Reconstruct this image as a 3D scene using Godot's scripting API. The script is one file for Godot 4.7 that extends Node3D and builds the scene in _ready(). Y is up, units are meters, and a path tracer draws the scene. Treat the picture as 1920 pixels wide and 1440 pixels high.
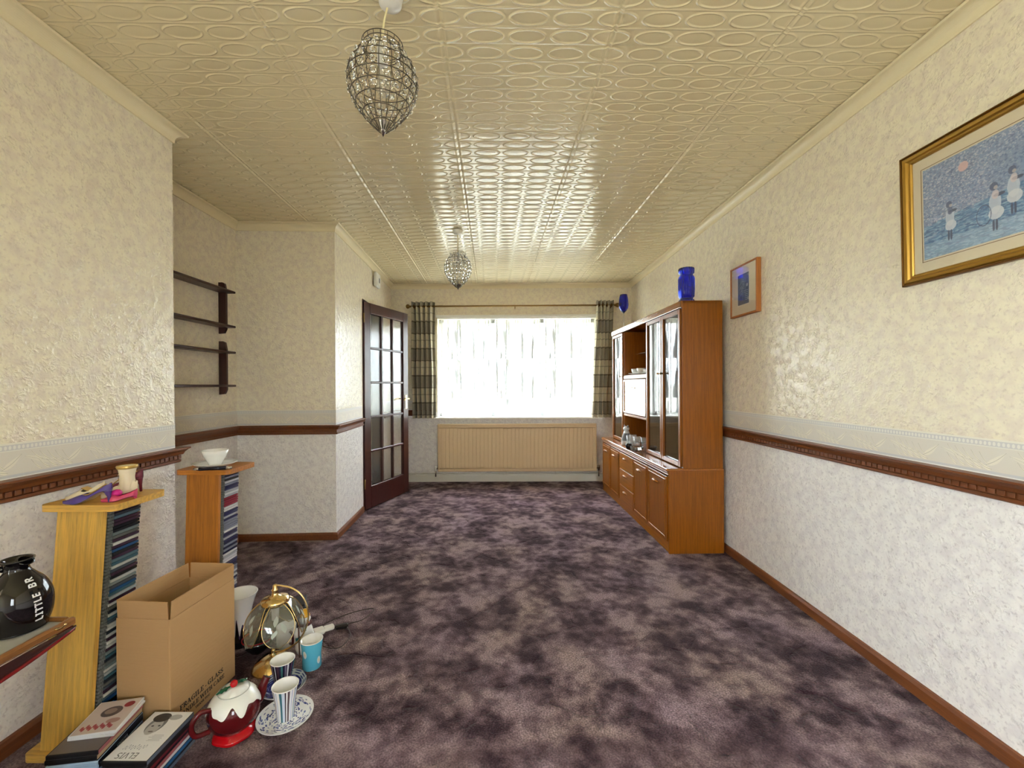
extends Node3D
# A British through-lounge during a house clearance, looking towards the net-curtained window.
# Units are metres, y is up, the window wall lies at z = -5.2.

const CEIL := 2.44
const XR := 1.563          # right wall
const XC := -1.618         # face of the chimney breast
const ZB := -5.2           # window wall
const ZR := 1.75           # wall behind the viewer
const P_DOOR_A := Vector2(-1.309, -3.25)   # outer corner of the alcove
const P_BACK_L := Vector2(-1.40, -5.2)
const P_ALC := Vector2(-2.05, -3.21)
var M := {}
var used := {}

func _ready() -> void:
	setup_view()
	make_materials()
	build_room()
	build_ceiling_tiles()
	build_trims()
	build_window()
	build_side_window()
	build_door()
	build_wall_unit()
	build_unit_contents()
	build_pictures()
	build_pendants()
	build_alcove_shelves()
	build_towers()
	build_tower_tops()
	build_side_table()
	build_box()
	build_discs()
	build_floor_clutter()

# ------------------------------------------------------------------ view and light
func setup_view() -> void:
	var cam := Camera3D.new()
	cam.name = "camera"
	add_child(cam)
	var f := 790.0
	cam.near = 0.05
	cam.far = 200.0
	cam.projection = Camera3D.PROJECTION_FRUSTUM
	cam.keep_aspect = Camera3D.KEEP_HEIGHT
	cam.size = 2.0 * 720.0 / f * cam.near
	cam.frustum_offset = Vector2((960.0 - 940.0) / f, (725.6 - 720.0) / f) * cam.near
	cam.position = Vector3(0, 1.184, 0)
	cam.basis = Basis(Vector3.UP, 0.008) * Basis(Vector3.RIGHT, -0.0036) * Basis(Vector3.BACK, -0.0054)
	cam.current = true
	var env := Environment.new()
	env.background_mode = Environment.BG_SKY
	var sky := Sky.new()
	var sm := ProceduralSkyMaterial.new()
	sm.sky_top_color = Color(1.10, 1.13, 1.17)
	sm.sky_horizon_color = Color(0.88, 0.93, 0.95)
	sm.ground_horizon_color = Color(0.80, 0.83, 0.80)
	sm.ground_bottom_color = Color(0.50, 0.50, 0.45)
	sm.sky_curve = 0.35
	sm.ground_curve = 0.2
	sm.sky_energy_multiplier = 1.0
	sm.ground_energy_multiplier = 1.0
	sky.sky_material = sm
	env.sky = sky
	env.background_energy_multiplier = 1.0
	env.tonemap_mode = Environment.TONE_MAPPER_LINEAR
	env.tonemap_exposure = 32.0
	env.sdfgi_enabled = true
	env.ssao_enabled = true
	env.ssil_enabled = true
	var we := WorldEnvironment.new()
	we.name = "environment"
	we.environment = env
	add_child(we)

# ------------------------------------------------------------------ naming
func numbered(n: String) -> String:
	if not used.has(n):
		used[n] = 0
		return n
	used[n] += 1
	return "%s_%03d" % [n, used[n]]

func tag(o: Node, label: String, category: String, group := "", kind := "") -> Node:
	o.set_meta("label", label)
	o.set_meta("category", category)
	if group != "":
		o.set_meta("group", group)
	if kind != "":
		o.set_meta("kind", kind)
	return o

func thing(called: String, label: String, category: String, at := Vector3.ZERO, turn := 0.0, group := "", kind := "") -> Node3D:
	var o := Node3D.new()
	o.name = numbered(called)
	add_child(o)
	o.position = at
	o.rotation.y = turn
	tag(o, label, category, group, kind)
	return o

func obj(called: String, mesh: Mesh, m: Material, parent: Node, xf := Transform3D.IDENTITY) -> MeshInstance3D:
	var o := MeshInstance3D.new()
	o.name = numbered(called) if parent == self else called
	o.mesh = mesh
	if m != null:
		o.material_override = m
	o.transform = xf
	parent.add_child(o, true)
	return o

func at(x: float, y: float, z: float, turn := 0.0) -> Transform3D:
	return Transform3D(Basis(Vector3.UP, turn), Vector3(x, y, z))

# ------------------------------------------------------------------ mesh helpers
func mb(smooth := false) -> SurfaceTool:
	var s := SurfaceTool.new()
	s.begin(Mesh.PRIMITIVE_TRIANGLES)
	s.set_smooth_group(0 if smooth else -1)
	return s

func fin(s: SurfaceTool) -> ArrayMesh:
	s.generate_normals()
	return s.commit()

# corners run counter-clockwise seen from the front
func quad(s: SurfaceTool, a: Vector3, b: Vector3, c: Vector3, d: Vector3, u := Rect2(0, 0, 1, 1)) -> void:
	var ua := u.position + Vector2(0, u.size.y)
	var ub := u.position + u.size
	var uc := u.position + Vector2(u.size.x, 0)
	var ud := u.position
	s.set_uv(ua); s.add_vertex(a)
	s.set_uv(uc); s.add_vertex(c)
	s.set_uv(ub); s.add_vertex(b)
	s.set_uv(ua); s.add_vertex(a)
	s.set_uv(ud); s.add_vertex(d)
	s.set_uv(uc); s.add_vertex(c)

func tri(s: SurfaceTool, a: Vector3, b: Vector3, c: Vector3) -> void:
	s.add_vertex(a); s.add_vertex(c); s.add_vertex(b)

# chamfered box: c centre, e full size
func box(s: SurfaceTool, c: Vector3, e: Vector3, ch := 0.0, xf := Transform3D.IDENTITY) -> void:
	var h := e * 0.5
	if ch <= 0.0:
		var p := func(x, y, z): return xf * (c + Vector3(h.x * x, h.y * y, h.z * z))
		quad(s, p.call(-1, -1, 1), p.call(1, -1, 1), p.call(1, 1, 1), p.call(-1, 1, 1))
		quad(s, p.call(1, -1, -1), p.call(-1, -1, -1), p.call(-1, 1, -1), p.call(1, 1, -1))
		quad(s, p.call(1, -1, 1), p.call(1, -1, -1), p.call(1, 1, -1), p.call(1, 1, 1))
		quad(s, p.call(-1, -1, -1), p.call(-1, -1, 1), p.call(-1, 1, 1), p.call(-1, 1, -1))
		quad(s, p.call(-1, 1, 1), p.call(1, 1, 1), p.call(1, 1, -1), p.call(-1, 1, -1))
		quad(s, p.call(-1, -1, -1), p.call(1, -1, -1), p.call(1, -1, 1), p.call(-1, -1, 1))
		return
	ch = minf(ch, minf(h.x, minf(h.y, h.z)) * 0.95)
	var k := h - Vector3(ch, ch, ch)
	var vx := func(x, y, z): return xf * (c + Vector3(h.x * x, k.y * y, k.z * z))
	var vy := func(x, y, z): return xf * (c + Vector3(k.x * x, h.y * y, k.z * z))
	var vz := func(x, y, z): return xf * (c + Vector3(k.x * x, k.y * y, h.z * z))
	for q in [1, -1]:
		if q == 1:
			quad(s, vz.call(-1, -1, 1), vz.call(1, -1, 1), vz.call(1, 1, 1), vz.call(-1, 1, 1))
			quad(s, vx.call(1, -1, 1), vx.call(1, -1, -1), vx.call(1, 1, -1), vx.call(1, 1, 1))
			quad(s, vy.call(-1, 1, 1), vy.call(1, 1, 1), vy.call(1, 1, -1), vy.call(-1, 1, -1))
		else:
			quad(s, vz.call(1, -1, -1), vz.call(-1, -1, -1), vz.call(-1, 1, -1), vz.call(1, 1, -1))
			quad(s, vx.call(-1, -1, -1), vx.call(-1, -1, 1), vx.call(-1, 1, 1), vx.call(-1, 1, -1))
			quad(s, vy.call(-1, -1, -1), vy.call(1, -1, -1), vy.call(1, -1, 1), vy.call(-1, -1, 1))
	for a in [-1, 1]:
		for b in [-1, 1]:
			var f: bool = (a * b) > 0
			oq(s, vx.call(a, b, -1), vy.call(a, b, -1), vy.call(a, b, 1), vx.call(a, b, 1), f)
			oq(s, vy.call(-1, a, b), vz.call(-1, a, b), vz.call(1, a, b), vy.call(1, a, b), f)
			oq(s, vz.call(b, -1, a), vx.call(b, -1, a), vx.call(b, 1, a), vz.call(b, 1, a), f)
			for g in [-1, 1]:
				if a * b * g > 0:
					tri(s, vx.call(a, b, g), vy.call(a, b, g), vz.call(a, b, g))
				else:
					tri(s, vx.call(a, b, g), vz.call(a, b, g), vy.call(a, b, g))

func oq(s: SurfaceTool, a: Vector3, b: Vector3, c: Vector3, d: Vector3, f: bool) -> void:
	if f:
		quad(s, d, c, b, a)
	else:
		quad(s, a, b, c, d)

func bx(c: Vector3, e: Vector3, ch := 0.0) -> ArrayMesh:
	var s := mb()
	box(s, c, e, ch)
	return fin(s)

# surface of revolution about y; profile of (radius, height) going up the outside
func lathe(s: SurfaceTool, prof: Array, n := 24, xf := Transform3D.IDENTITY, flute := 0.0, flutes := 0) -> void:
	for i in n:
		var a0 := TAU * i / n
		var a1 := TAU * (i + 1) / n
		var f0 := 1.0 + flute * cos(a0 * flutes)
		var f1 := 1.0 + flute * cos(a1 * flutes)
		for j in prof.size() - 1:
			var p: Vector2 = prof[j]
			var q: Vector2 = prof[j + 1]
			var A := xf * Vector3(p.x * f0 * cos(a0), p.y, -p.x * f0 * sin(a0))
			var B := xf * Vector3(p.x * f1 * cos(a1), p.y, -p.x * f1 * sin(a1))
			var C := xf * Vector3(q.x * f1 * cos(a1), q.y, -q.x * f1 * sin(a1))
			var D := xf * Vector3(q.x * f0 * cos(a0), q.y, -q.x * f0 * sin(a0))
			var r := Rect2(float(i) / n, 1.0 - float(j + 1) / (prof.size() - 1), 1.0 / n, 1.0 / (prof.size() - 1))
			if p.x < 1e-6:
				quad_uv_tri(s, A, C, D, r)
			elif q.x < 1e-6:
				quad_uv_tri(s, A, B, C, r)
			else:
				quad(s, A, B, C, D, r)

func quad_uv_tri(s: SurfaceTool, a: Vector3, b: Vector3, c: Vector3, r: Rect2) -> void:
	s.set_uv(r.position + Vector2(0, r.size.y)); s.add_vertex(a)
	s.set_uv(r.position); s.add_vertex(c)
	s.set_uv(r.position + r.size); s.add_vertex(b)

func lat(prof: Array, n := 24, flute := 0.0, flutes := 0) -> ArrayMesh:
	var s := mb(true)
	lathe(s, prof, n, Transform3D.IDENTITY, flute, flutes)
	return fin(s)

# the same profile with rounded corners
func rounder(p: Array, steps := 4) -> Array:
	var q := []
	for e in p:
		q.append(Vector3(e.x, e.y, 0))
	var out := []
	for e in curve(q, steps):
		out.append(Vector2(maxf(e.x, 0.0), e.y))
	return out

# round bar through points; r a number or one radius for each point
func tube(s: SurfaceTool, pts: Array, r, n := 8, closed := false) -> void:
	var m := pts.size()
	var rings := []
	var up := Vector3.UP
	var up0 := Vector3.UP
	for i in m:
		var t: Vector3
		if closed:
			t = (pts[(i + 1) % m] - pts[(i - 1 + m) % m]).normalized()
		elif i == 0:
			t = (pts[1] - pts[0]).normalized()
		elif i == m - 1:
			t = (pts[m - 1] - pts[m - 2]).normalized()
		else:
			t = (pts[i + 1] - pts[i - 1]).normalized()
		if i == 0:
			up = Vector3.UP if absf(t.y) < 0.9 else Vector3.RIGHT
		up = (up - t * up.dot(t)).normalized()
		var side := t.cross(up)
		var rad: float = r[i] if r is Array else r
		var ring := []
		for k in n:
			var a := TAU * k / n
			ring.append(pts[i] + (up * cos(a) + side * sin(a)) * rad)
		rings.append(ring)
	var last := m if closed else m - 1
	for i in last:
		var R0: Array = rings[i]
		var R1: Array = rings[(i + 1) % m]
		for k in n:
			quad(s, R0[(k + 1) % n], R0[k], R1[k], R1[(k + 1) % n])
	if not closed:
		for k in n:
			tri(s, pts[0], rings[0][k], rings[0][(k + 1) % n])
			tri(s, pts[m - 1], rings[m - 1][(k + 1) % n], rings[m - 1][k])

func tub(pts: Array, r, n := 8, closed := false) -> ArrayMesh:
	var s := mb(true)
	tube(s, pts, r, n, closed)
	return fin(s)

# smooth curve through control points
func curve(pts: Array, steps := 8) -> Array:
	var out := []
	for i in pts.size() - 1:
		var p0: Vector3 = pts[maxi(i - 1, 0)]
		var p1: Vector3 = pts[i]
		var p2: Vector3 = pts[i + 1]
		var p3: Vector3 = pts[mini(i + 2, pts.size() - 1)]
		for k in steps:
			out.append(p1.cubic_interpolate(p2, p0, p3, float(k) / steps))
	out.append(pts[-1])
	return out

# sheet from a function of (u, v) in 0..1; front side where u x v points
func sheet(s: SurfaceTool, nu: int, nv: int, fn: Callable) -> void:
	for j in nv:
		for i in nu:
			var u0 := float(i) / nu
			var u1 := float(i + 1) / nu
			var v0 := float(j) / nv
			var v1 := float(j + 1) / nv
			quad(s, fn.call(u0, v0), fn.call(u1, v0), fn.call(u1, v1), fn.call(u0, v1), Rect2(u0, 1.0 - v1, u1 - u0, v1 - v0))

# polygon in x-z (given as Vector2 x, z) extruded from y0 to y1
func prism(s: SurfaceTool, poly: PackedVector2Array, y0: float, y1: float, xf := Transform3D.IDENTITY) -> void:
	if Geometry2D.is_polygon_clockwise(poly):
		poly.reverse()
	var ids := Geometry2D.triangulate_polygon(poly)
	var P := func(i, y): return xf * Vector3(poly[i].x, y, poly[i].y)
	for k in range(0, ids.size(), 3):
		var a: Vector2 = poly[ids[k]]
		var b: Vector2 = poly[ids[k + 1]]
		var c: Vector2 = poly[ids[k + 2]]
		var i0 := ids[k]
		var i1 := ids[k + 1]
		var i2 := ids[k + 2]
		if (b - a).cross(c - a) > 0.0:
			i1 = ids[k + 2]
			i2 = ids[k + 1]
		for i in [i0, i2, i1]:
			s.set_uv(poly[i]); s.add_vertex(P.call(i, y1))
		for i in [i0, i1, i2]:
			s.set_uv(poly[i]); s.add_vertex(P.call(i, y0))
	var n := poly.size()
	for i in n:
		var j := (i + 1) % n
		quad(s, P.call(j, y0), P.call(i, y0), P.call(i, y1), P.call(j, y1))

# moulding: profile of (distance from the wall into the room, height) swept along a plan path with mitres; the room lies to the left of the path
func moulding(s: SurfaceTool, path: Array, prof: Array, ulen := 1.0) -> void:
	var n := path.size()
	var nrm := []
	for i in n:
		var d0: Vector2 = (path[i] - path[i - 1]).normalized() if i > 0 else (path[1] - path[0]).normalized()
		var d1: Vector2 = (path[i + 1] - path[i]).normalized() if i < n - 1 else d0
		var n0 := Vector2(d0.y, -d0.x)
		var n1 := Vector2(d1.y, -d1.x)
		var m := (n0 + n1).normalized()
		nrm.append(m / maxf(m.dot(n0), 0.3))
	var run := 0.0
	for i in n - 1:
		var l: float = (path[i + 1] - path[i]).length()
		for j in prof.size() - 1:
			var p: Vector2 = prof[j]
			var q: Vector2 = prof[j + 1]
			var P := func(k, e): return Vector3(path[k].x + nrm[k].x * e.x, e.y, path[k].y + nrm[k].y * e.x)
			var v0 := 1.0 - float(j + 1) / (prof.size() - 1)
			quad(s, P.call(i + 1, p), P.call(i, p), P.call(i, q), P.call(i + 1, q), Rect2(-(run + l) / ulen, v0, l / ulen, 1.0 / (prof.size() - 1)))
		run += l
	for e in ([0, n - 1] if prof.size() > 2 else []):
		var poly := PackedVector2Array(prof)
		var ids := Geometry2D.triangulate_polygon(poly)
		for k in ids:
			s.add_vertex(Vector3(path[e].x + nrm[e].x * poly[k].x, poly[k].y, path[e].y + nrm[e].y * poly[k].x))

# flat lettering, centred, standing in the x-y plane and facing +z
func words(t: String, size: float, depth := 0.0006, font := "Droid Sans", weight := 400) -> TextMesh:
	var f := SystemFont.new()
	f.font_names = PackedStringArray([font])
	f.font_weight = weight
	var m := TextMesh.new()
	m.text = t
	m.font = f
	m.font_size = 32
	m.pixel_size = size / 32.0
	m.depth = depth
	m.curve_step = 2.0
	return m

# ------------------------------------------------------------------ materials
func rgb(r: int, g: int, b: int) -> Color:
	return Color8(r, g, b)

func mat(c: Color, rough := 0.6, metal := 0.0, spec := 0.5) -> StandardMaterial3D:
	var m := StandardMaterial3D.new()
	m.albedo_color = c
	m.roughness = rough
	m.metallic = metal
	m.metallic_specular = spec
	return m

func glass(c: Color, alpha := 0.1, rough := 0.03) -> StandardMaterial3D:
	var m := mat(Color(c.r, c.g, c.b, alpha), rough)
	m.transparency = BaseMaterial3D.TRANSPARENCY_ALPHA
	return m

func solid_glass(c: Color, rough := 0.02) -> StandardMaterial3D:
	var m := mat(Color(c.r, c.g, c.b, 0.0), rough)
	m.refraction_enabled = true
	m.refraction_scale = 0.05
	return m

func noise(sd: int, freq: float, oct := 4, kind := FastNoiseLite.TYPE_SIMPLEX_SMOOTH) -> FastNoiseLite:
	var n := FastNoiseLite.new()
	n.seed = sd
	n.noise_type = kind
	n.frequency = freq
	n.fractal_type = FastNoiseLite.FRACTAL_FBM if oct > 1 else FastNoiseLite.FRACTAL_NONE
	n.fractal_octaves = oct
	return n

func grey(n: FastNoiseLite, w: int, h: int) -> PackedByteArray:
	var im := n.get_seamless_image(w, h)
	im.convert(Image.FORMAT_L8)
	return im.get_data()

func tex_rgb(w: int, h: int, data: PackedByteArray) -> ImageTexture:
	return ImageTexture.create_from_image(Image.create_from_data(w, h, false, Image.FORMAT_RGB8, data))

func tex_l(w: int, h: int, data: PackedByteArray) -> ImageTexture:
	return ImageTexture.create_from_image(Image.create_from_data(w, h, false, Image.FORMAT_L8, data))

func tri_map(m: StandardMaterial3D, sc: Vector3, world := false) -> StandardMaterial3D:
	m.uv1_triplanar = true
	m.uv1_world_triplanar = world
	m.uv1_scale = sc
	m.uv1_triplanar_sharpness = 8.0
	return m

# grain runs along the axis: 0 x, 1 y, 2 z
func wood(tint: Color, axis: int, rough := 0.35, coat := 0.0) -> StandardMaterial3D:
	var m := mat(tint, rough)
	m.albedo_texture = M.wood_tex
	var sc := [1.0 / 0.20, 1.0 / 0.20, 1.0 / 0.20]
	sc[axis] = 1.0 / 4.5
	tri_map(m, Vector3(sc[0], sc[1], sc[2]))
	if coat > 0.0:
		m.clearcoat_enabled = true
		m.clearcoat = coat
		m.clearcoat_roughness = 0.15
	return m

func paper_texture(sd: int, base: Color, dark: Color, fleck: Color, blotch: float) -> ImageTexture:
	var w := 1024
	var a := grey(noise(sd, 0.012, 4), w, w)
	var b := grey(noise(sd + 1, 0.045, 3), w, w)
	var e := grey(noise(sd + 2, 0.028, 3), w, w)
	var out := PackedByteArray()
	out.resize(w * w * 3)
	for i in w * w:
		var t := clampf((a[i] / 255.0 - 0.5) * 2.6 + 0.35, 0.0, 1.0) * blotch
		var k := clampf((b[i] / 255.0 - 0.56) * 5.0, 0.0, 1.0) * clampf((e[i] / 255.0 - 0.35) * 3.0, 0.0, 1.0) * 0.6
		out[i * 3] = int(255.0 * lerpf(lerpf(base.r, dark.r, t), fleck.r, k))
		out[i * 3 + 1] = int(255.0 * lerpf(lerpf(base.g, dark.g, t), fleck.g, k))
		out[i * 3 + 2] = int(255.0 * lerpf(lerpf(base.b, dark.b, t), fleck.b, k))
	return tex_rgb(w, w, out)

func make_materials() -> void:
	# wood: long pores and soft bands, light so that a tint can colour it
	var w := 512
	var a := grey(noise(11, 0.02, 5), w, w)
	var b := grey(noise(12, 0.09, 2), w, w)
	var d := PackedByteArray()
	d.resize(w * w * 3)
	for i in w * w:
		var x := a[i] / 255.0
		var ring := clampf((x - 0.5) * 2.2 + 0.5, 0.0, 1.0)
		var v := 0.83 + 0.11 * ring + 0.08 * (b[i] / 255.0 - 0.5) - 0.12 * clampf((b[i] / 255.0 - 0.62) * 5.0, 0.0, 1.0)
		d[i * 3] = int(255.0 * clampf(v + 0.04, 0, 1))
		d[i * 3 + 1] = int(255.0 * clampf(v, 0, 1))
		d[i * 3 + 2] = int(255.0 * clampf(v - 0.06 * ring, 0, 1))
	M.wood_tex = tex_rgb(w, w, d)

	# embossed strokes of the wallpaper
	var rn := noise(31, 0.030, 3)
	rn.fractal_type = FastNoiseLite.FRACTAL_RIDGED
	rn.domain_warp_enabled = true
	rn.domain_warp_amplitude = 22.0
	rn.domain_warp_frequency = 0.02
	var ra := grey(rn, 1024, 1024)
	var rb := grey(noise(33, 0.011, 3), 1024, 1024)
	var rd := PackedByteArray()
	rd.resize(1024 * 1024)
	for i in 1024 * 1024:
		var k := clampf((rb[i] / 255.0 - 0.3) * 2.2, 0.15, 1.0)
		rd[i] = int(clampf(ra[i] * k, 0, 255))
	var relief := tex_l(1024, 1024, rd)
	M.paper_up = mat(Color.WHITE, 0.27)
	M.paper_up.albedo_texture = paper_texture(41, rgb(246, 236, 210), rgb(234, 220, 202), rgb(222, 206, 188), 0.7)
	M.paper_low = mat(Color.WHITE, 0.26)
	M.paper_low.albedo_texture = paper_texture(51, rgb(246, 242, 236), rgb(232, 226, 224), rgb(208, 200, 198), 0.7)
	for m in [M.paper_up, M.paper_low]:
		m.heightmap_enabled = true
		m.heightmap_texture = relief
		m.heightmap_scale = 0.34
		tri_map(m, Vector3(1, 1, 1) / 0.75, true)

	# carpet
	w = 1536
	var c1 := grey(noise(61, 0.0060, 5), w, w)
	var c2 := grey(noise(62, 0.021, 4), w, w)
	var c3 := grey(noise(63, 0.24, 2), w, w)
	var c4 := grey(noise(64, 0.0035, 2), w, w)
	var cn := noise(65, 0.012, 1, FastNoiseLite.TYPE_CELLULAR)
	cn.cellular_return_type = FastNoiseLite.RETURN_DISTANCE2_SUB
	cn.domain_warp_enabled = true
	cn.domain_warp_amplitude = 30.0
	cn.domain_warp_frequency = 0.012
	var c5 := grey(cn, w, w)
	var cd := PackedByteArray()
	cd.resize(w * w * 3)
	var ch := PackedByteArray()
	ch.resize(w * w)
	for i in w * w:
		var t := clampf((c1[i] * 0.58 + c2[i] * 0.42) / 255.0 * 2.6 - 0.76, 0.0, 1.0)
		var p := (c3[i] / 255.0 - 0.5)
		var warm := c4[i] / 255.0
		var v := 1.0 + p * 0.80
		var r := lerpf(70.0, 176.0 + warm * 10.0, t) * v
		var g := lerpf(48.0, 152.0 + warm * 12.0, t) * v
		var bb := lerpf(55.0, 161.0 - warm * 8.0, t) * v
		var part := 0.0
		if c5[i] < 20 and c2[i] < 138:
			part = 1.0 - c5[i] / 20.0
		cd[i * 3] = int(clampf(r, 0, 255))
		cd[i * 3 + 1] = int(clampf(g, 0, 255))
		cd[i * 3 + 2] = int(clampf(bb, 0, 255))
		ch[i] = int(clampf((0.55 + c3[i] / 255.0 * 0.45) * (1.0 - 0.95 * part) * 255.0, 0, 255))
	M.carpet = mat(Color(0.80, 0.79, 0.81), 0.95, 0.0, 0.1)
	M.carpet.albedo_texture = tex_rgb(w, w, cd)
	M.carpet.heightmap_enabled = true
	M.carpet.heightmap_texture = tex_l(w, w, ch)
	M.carpet.heightmap_scale = 1.1
	M.carpet.rim_enabled = true
	M.carpet.rim = 0.25
	M.carpet.rim_tint = 0.6
	tri_map(M.carpet, Vector3(1, 1, 1) / 3.0, true)

	M.ceiling = mat(rgb(240, 226, 184), 0.15, 0.0, 0.71)
	M.coving = mat(rgb(240, 226, 188), 0.35)
	M.plaster = mat(rgb(226, 216, 194), 0.9)
	M.brown_rail = wood(rgb(126, 74, 38), 2, 0.38)
	M.brown_rail_x = wood(rgb(112, 66, 38), 0, 0.38)
	M.skirting = wood(rgb(132, 80, 44), 2, 0.4)
	M.white_paint = mat(rgb(244, 242, 234), 0.35)
	M.old_paint = mat(rgb(226, 222, 208), 0.5)
	M.white_plastic = mat(rgb(238, 236, 228), 0.35)
	M.teak = wood(rgb(156, 92, 10), 1, 0.34)
	M.teak_z = wood(rgb(172, 106, 20), 2, 0.30)
	M.teak_x = wood(rgb(186, 108, 28), 0, 0.34)
	M.teak_top = wood(rgb(172, 108, 44), 2, 0.16, 0.8)
	M.dark_wood = wood(rgb(66, 28, 22), 1, 0.35)
	M.door_wood = wood(rgb(74, 36, 32), 1, 0.28)
	M.mahogany = wood(rgb(104, 34, 26), 0, 0.22, 0.4)
	M.apron = wood(rgb(62, 28, 26), 0, 0.25, 0.4)
	M.light_pine = wood(rgb(240, 200, 98), 1, 0.4)
	M.light_pine_x = wood(rgb(236, 194, 96), 0, 0.4)
	M.amber_pine = wood(rgb(206, 138, 58), 1, 0.4)
	M.amber_pine_x = wood(rgb(206, 138, 58), 0, 0.4)
	M.brass = mat(rgb(232, 206, 146), 0.16, 1.0)
	M.old_brass = mat(rgb(150, 120, 70), 0.32, 1.0)
	M.gilt = mat(rgb(198, 158, 76), 0.28, 0.9)
	M.gilt_dark = mat(rgb(120, 82, 30), 0.4, 0.7)
	M.steel = mat(rgb(190, 186, 176), 0.22, 1.0)
	M.wire = mat(rgb(104, 96, 82), 0.28, 1.0)
	M.black = mat(rgb(22, 20, 22), 0.3)
	M.black_glaze = mat(rgb(14, 11, 14), 0.06)
	M.china = mat(rgb(246, 247, 246), 0.12)
	M.blue_glass = solid_glass(rgb(44, 74, 232), 0.03)
	M.clear_glass = solid_glass(rgb(250, 252, 252))
	M.tumbler = glass(rgb(236, 244, 244), 0.10, 0.02)
	M.pane = glass(rgb(235, 245, 245), 0.06)

# ------------------------------------------------------------------ room shell
# wall standing on the plan line a-b; the room lies to the left of a-b, the thickness to the right
func wall_slab(s: SurfaceTool, a: Vector2, b: Vector2, y0: float, y1: float, t := 0.16) -> void:
	var d := (b - a).normalized()
	var o := Vector2(-d.y, d.x) * t
	prism(s, PackedVector2Array([a, b, b + o, a + o]), y0, y1)

func wall(called: String, label: String, a: Vector2, b: Vector2, holes := [], t := 0.16) -> Node3D:
	var w := thing(called, label, "wall", Vector3.ZERO, 0, "", "structure")
	var d := (b - a).normalized()
	var l := (b - a).length()
	for part in [["lower_paper", 0.0, 0.86, M.paper_low], ["upper_paper", 0.86, CEIL + 0.12, M.paper_up]]:
		var s := mb()
		var y0: float = part[1]
		var y1: float = part[2]
		var from := 0.0
		for h in holes:     # [start, end, bottom, top] along the line
			if h[0] > from:
				wall_slab(s, a + d * from, a + d * h[0], y0, y1, t)
			if h[2] > y0:
				wall_slab(s, a + d * h[0], a + d * h[1], y0, minf(y1, h[2]), t)
			if h[3] < y1:
				wall_slab(s, a + d * h[0], a + d * h[1], maxf(y0, h[3]), y1, t)
			from = h[1]
		wall_slab(s, a + d * from, b, y0, y1, t)
		obj(part[0], fin(s), part[3], w)
	return w

func build_room() -> void:
	var f := obj("floor", bx(Vector3(-0.24, -0.06, -1.7), Vector3(4.4, 0.12, 7.5)), M.carpet, self)
	tag(f, "mottled purple brown fitted carpet over the whole floor", "carpet", "", "structure")
	wall("wall_right", "long papered wall with gilt framed print, beside the wall unit", Vector2(XR, ZR), Vector2(XR, ZB - 0.16))
	wall("wall_back", "papered wall round the net curtained window", Vector2(XR + 0.16, ZB), Vector2(-1.62, ZB), [[XR + 0.16 - 1.15, XR + 0.16 + 0.83, 0.79, 2.03]], 0.25)
	var dl := (P_DOOR_A - P_BACK_L).length()
	wall("wall_side", "bright papered wall that carries the glazed door", P_BACK_L, P_DOOR_A, [[dl - 1.52, dl - 0.725, -0.1, 2.0]], 0.12)
	wall("wall_alcove", "shaded end wall of the alcove beside the door", P_DOOR_A, P_ALC, [], 0.12)
	wall("wall_recess", "papered alcove wall carrying the dark hanging shelves", P_ALC, Vector2(-2.05, -2.0), [], 0.12)
	var ch := wall("wall_left", "embossed papered face of the chimney breast behind the disc towers", Vector2(XC, -2.05), Vector2(XC, ZR), [[2.25, 3.65, 0.45, 2.15]], 0.44)
	ch.set_meta("category", "wall")
	wall("wall_rear", "papered wall with a wide window behind the viewer", Vector2(-2.1, ZR), Vector2(XR + 0.16, ZR), [[2.55, 3.25, 0.90, 2.15]], 0.2)
	# hall beyond the door
	var hall := thing("wall_hall", "plain plastered hall seen through the glazed door", "wall", Vector3.ZERO, 0, "", "structure")
	var s := mb()
	box(s, Vector3(-2.75, 1.25, -4.3), Vector3(0.1, 2.6, 2.2))
	box(s, Vector3(-2.1, 1.25, -5.3), Vector3(1.4, 2.6, 0.1))
	box(s, Vector3(-2.1, 1.25, -3.36), Vector3(1.3, 2.6, 0.06))
	box(s, Vector3(-2.1, -0.05, -4.3), Vector3(1.4, 0.1, 2.2))
	obj("plaster", fin(s), M.plaster, hall)
	var c := obj("ceiling", bx(Vector3(-0.4, CEIL + 0.07, -1.8), Vector3(4.9, 0.12, 7.6)), M.ceiling, self)
	tag(c, "cream ceiling of glossy tiles embossed with rows of ovals", "ceiling", "", "structure")

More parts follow.
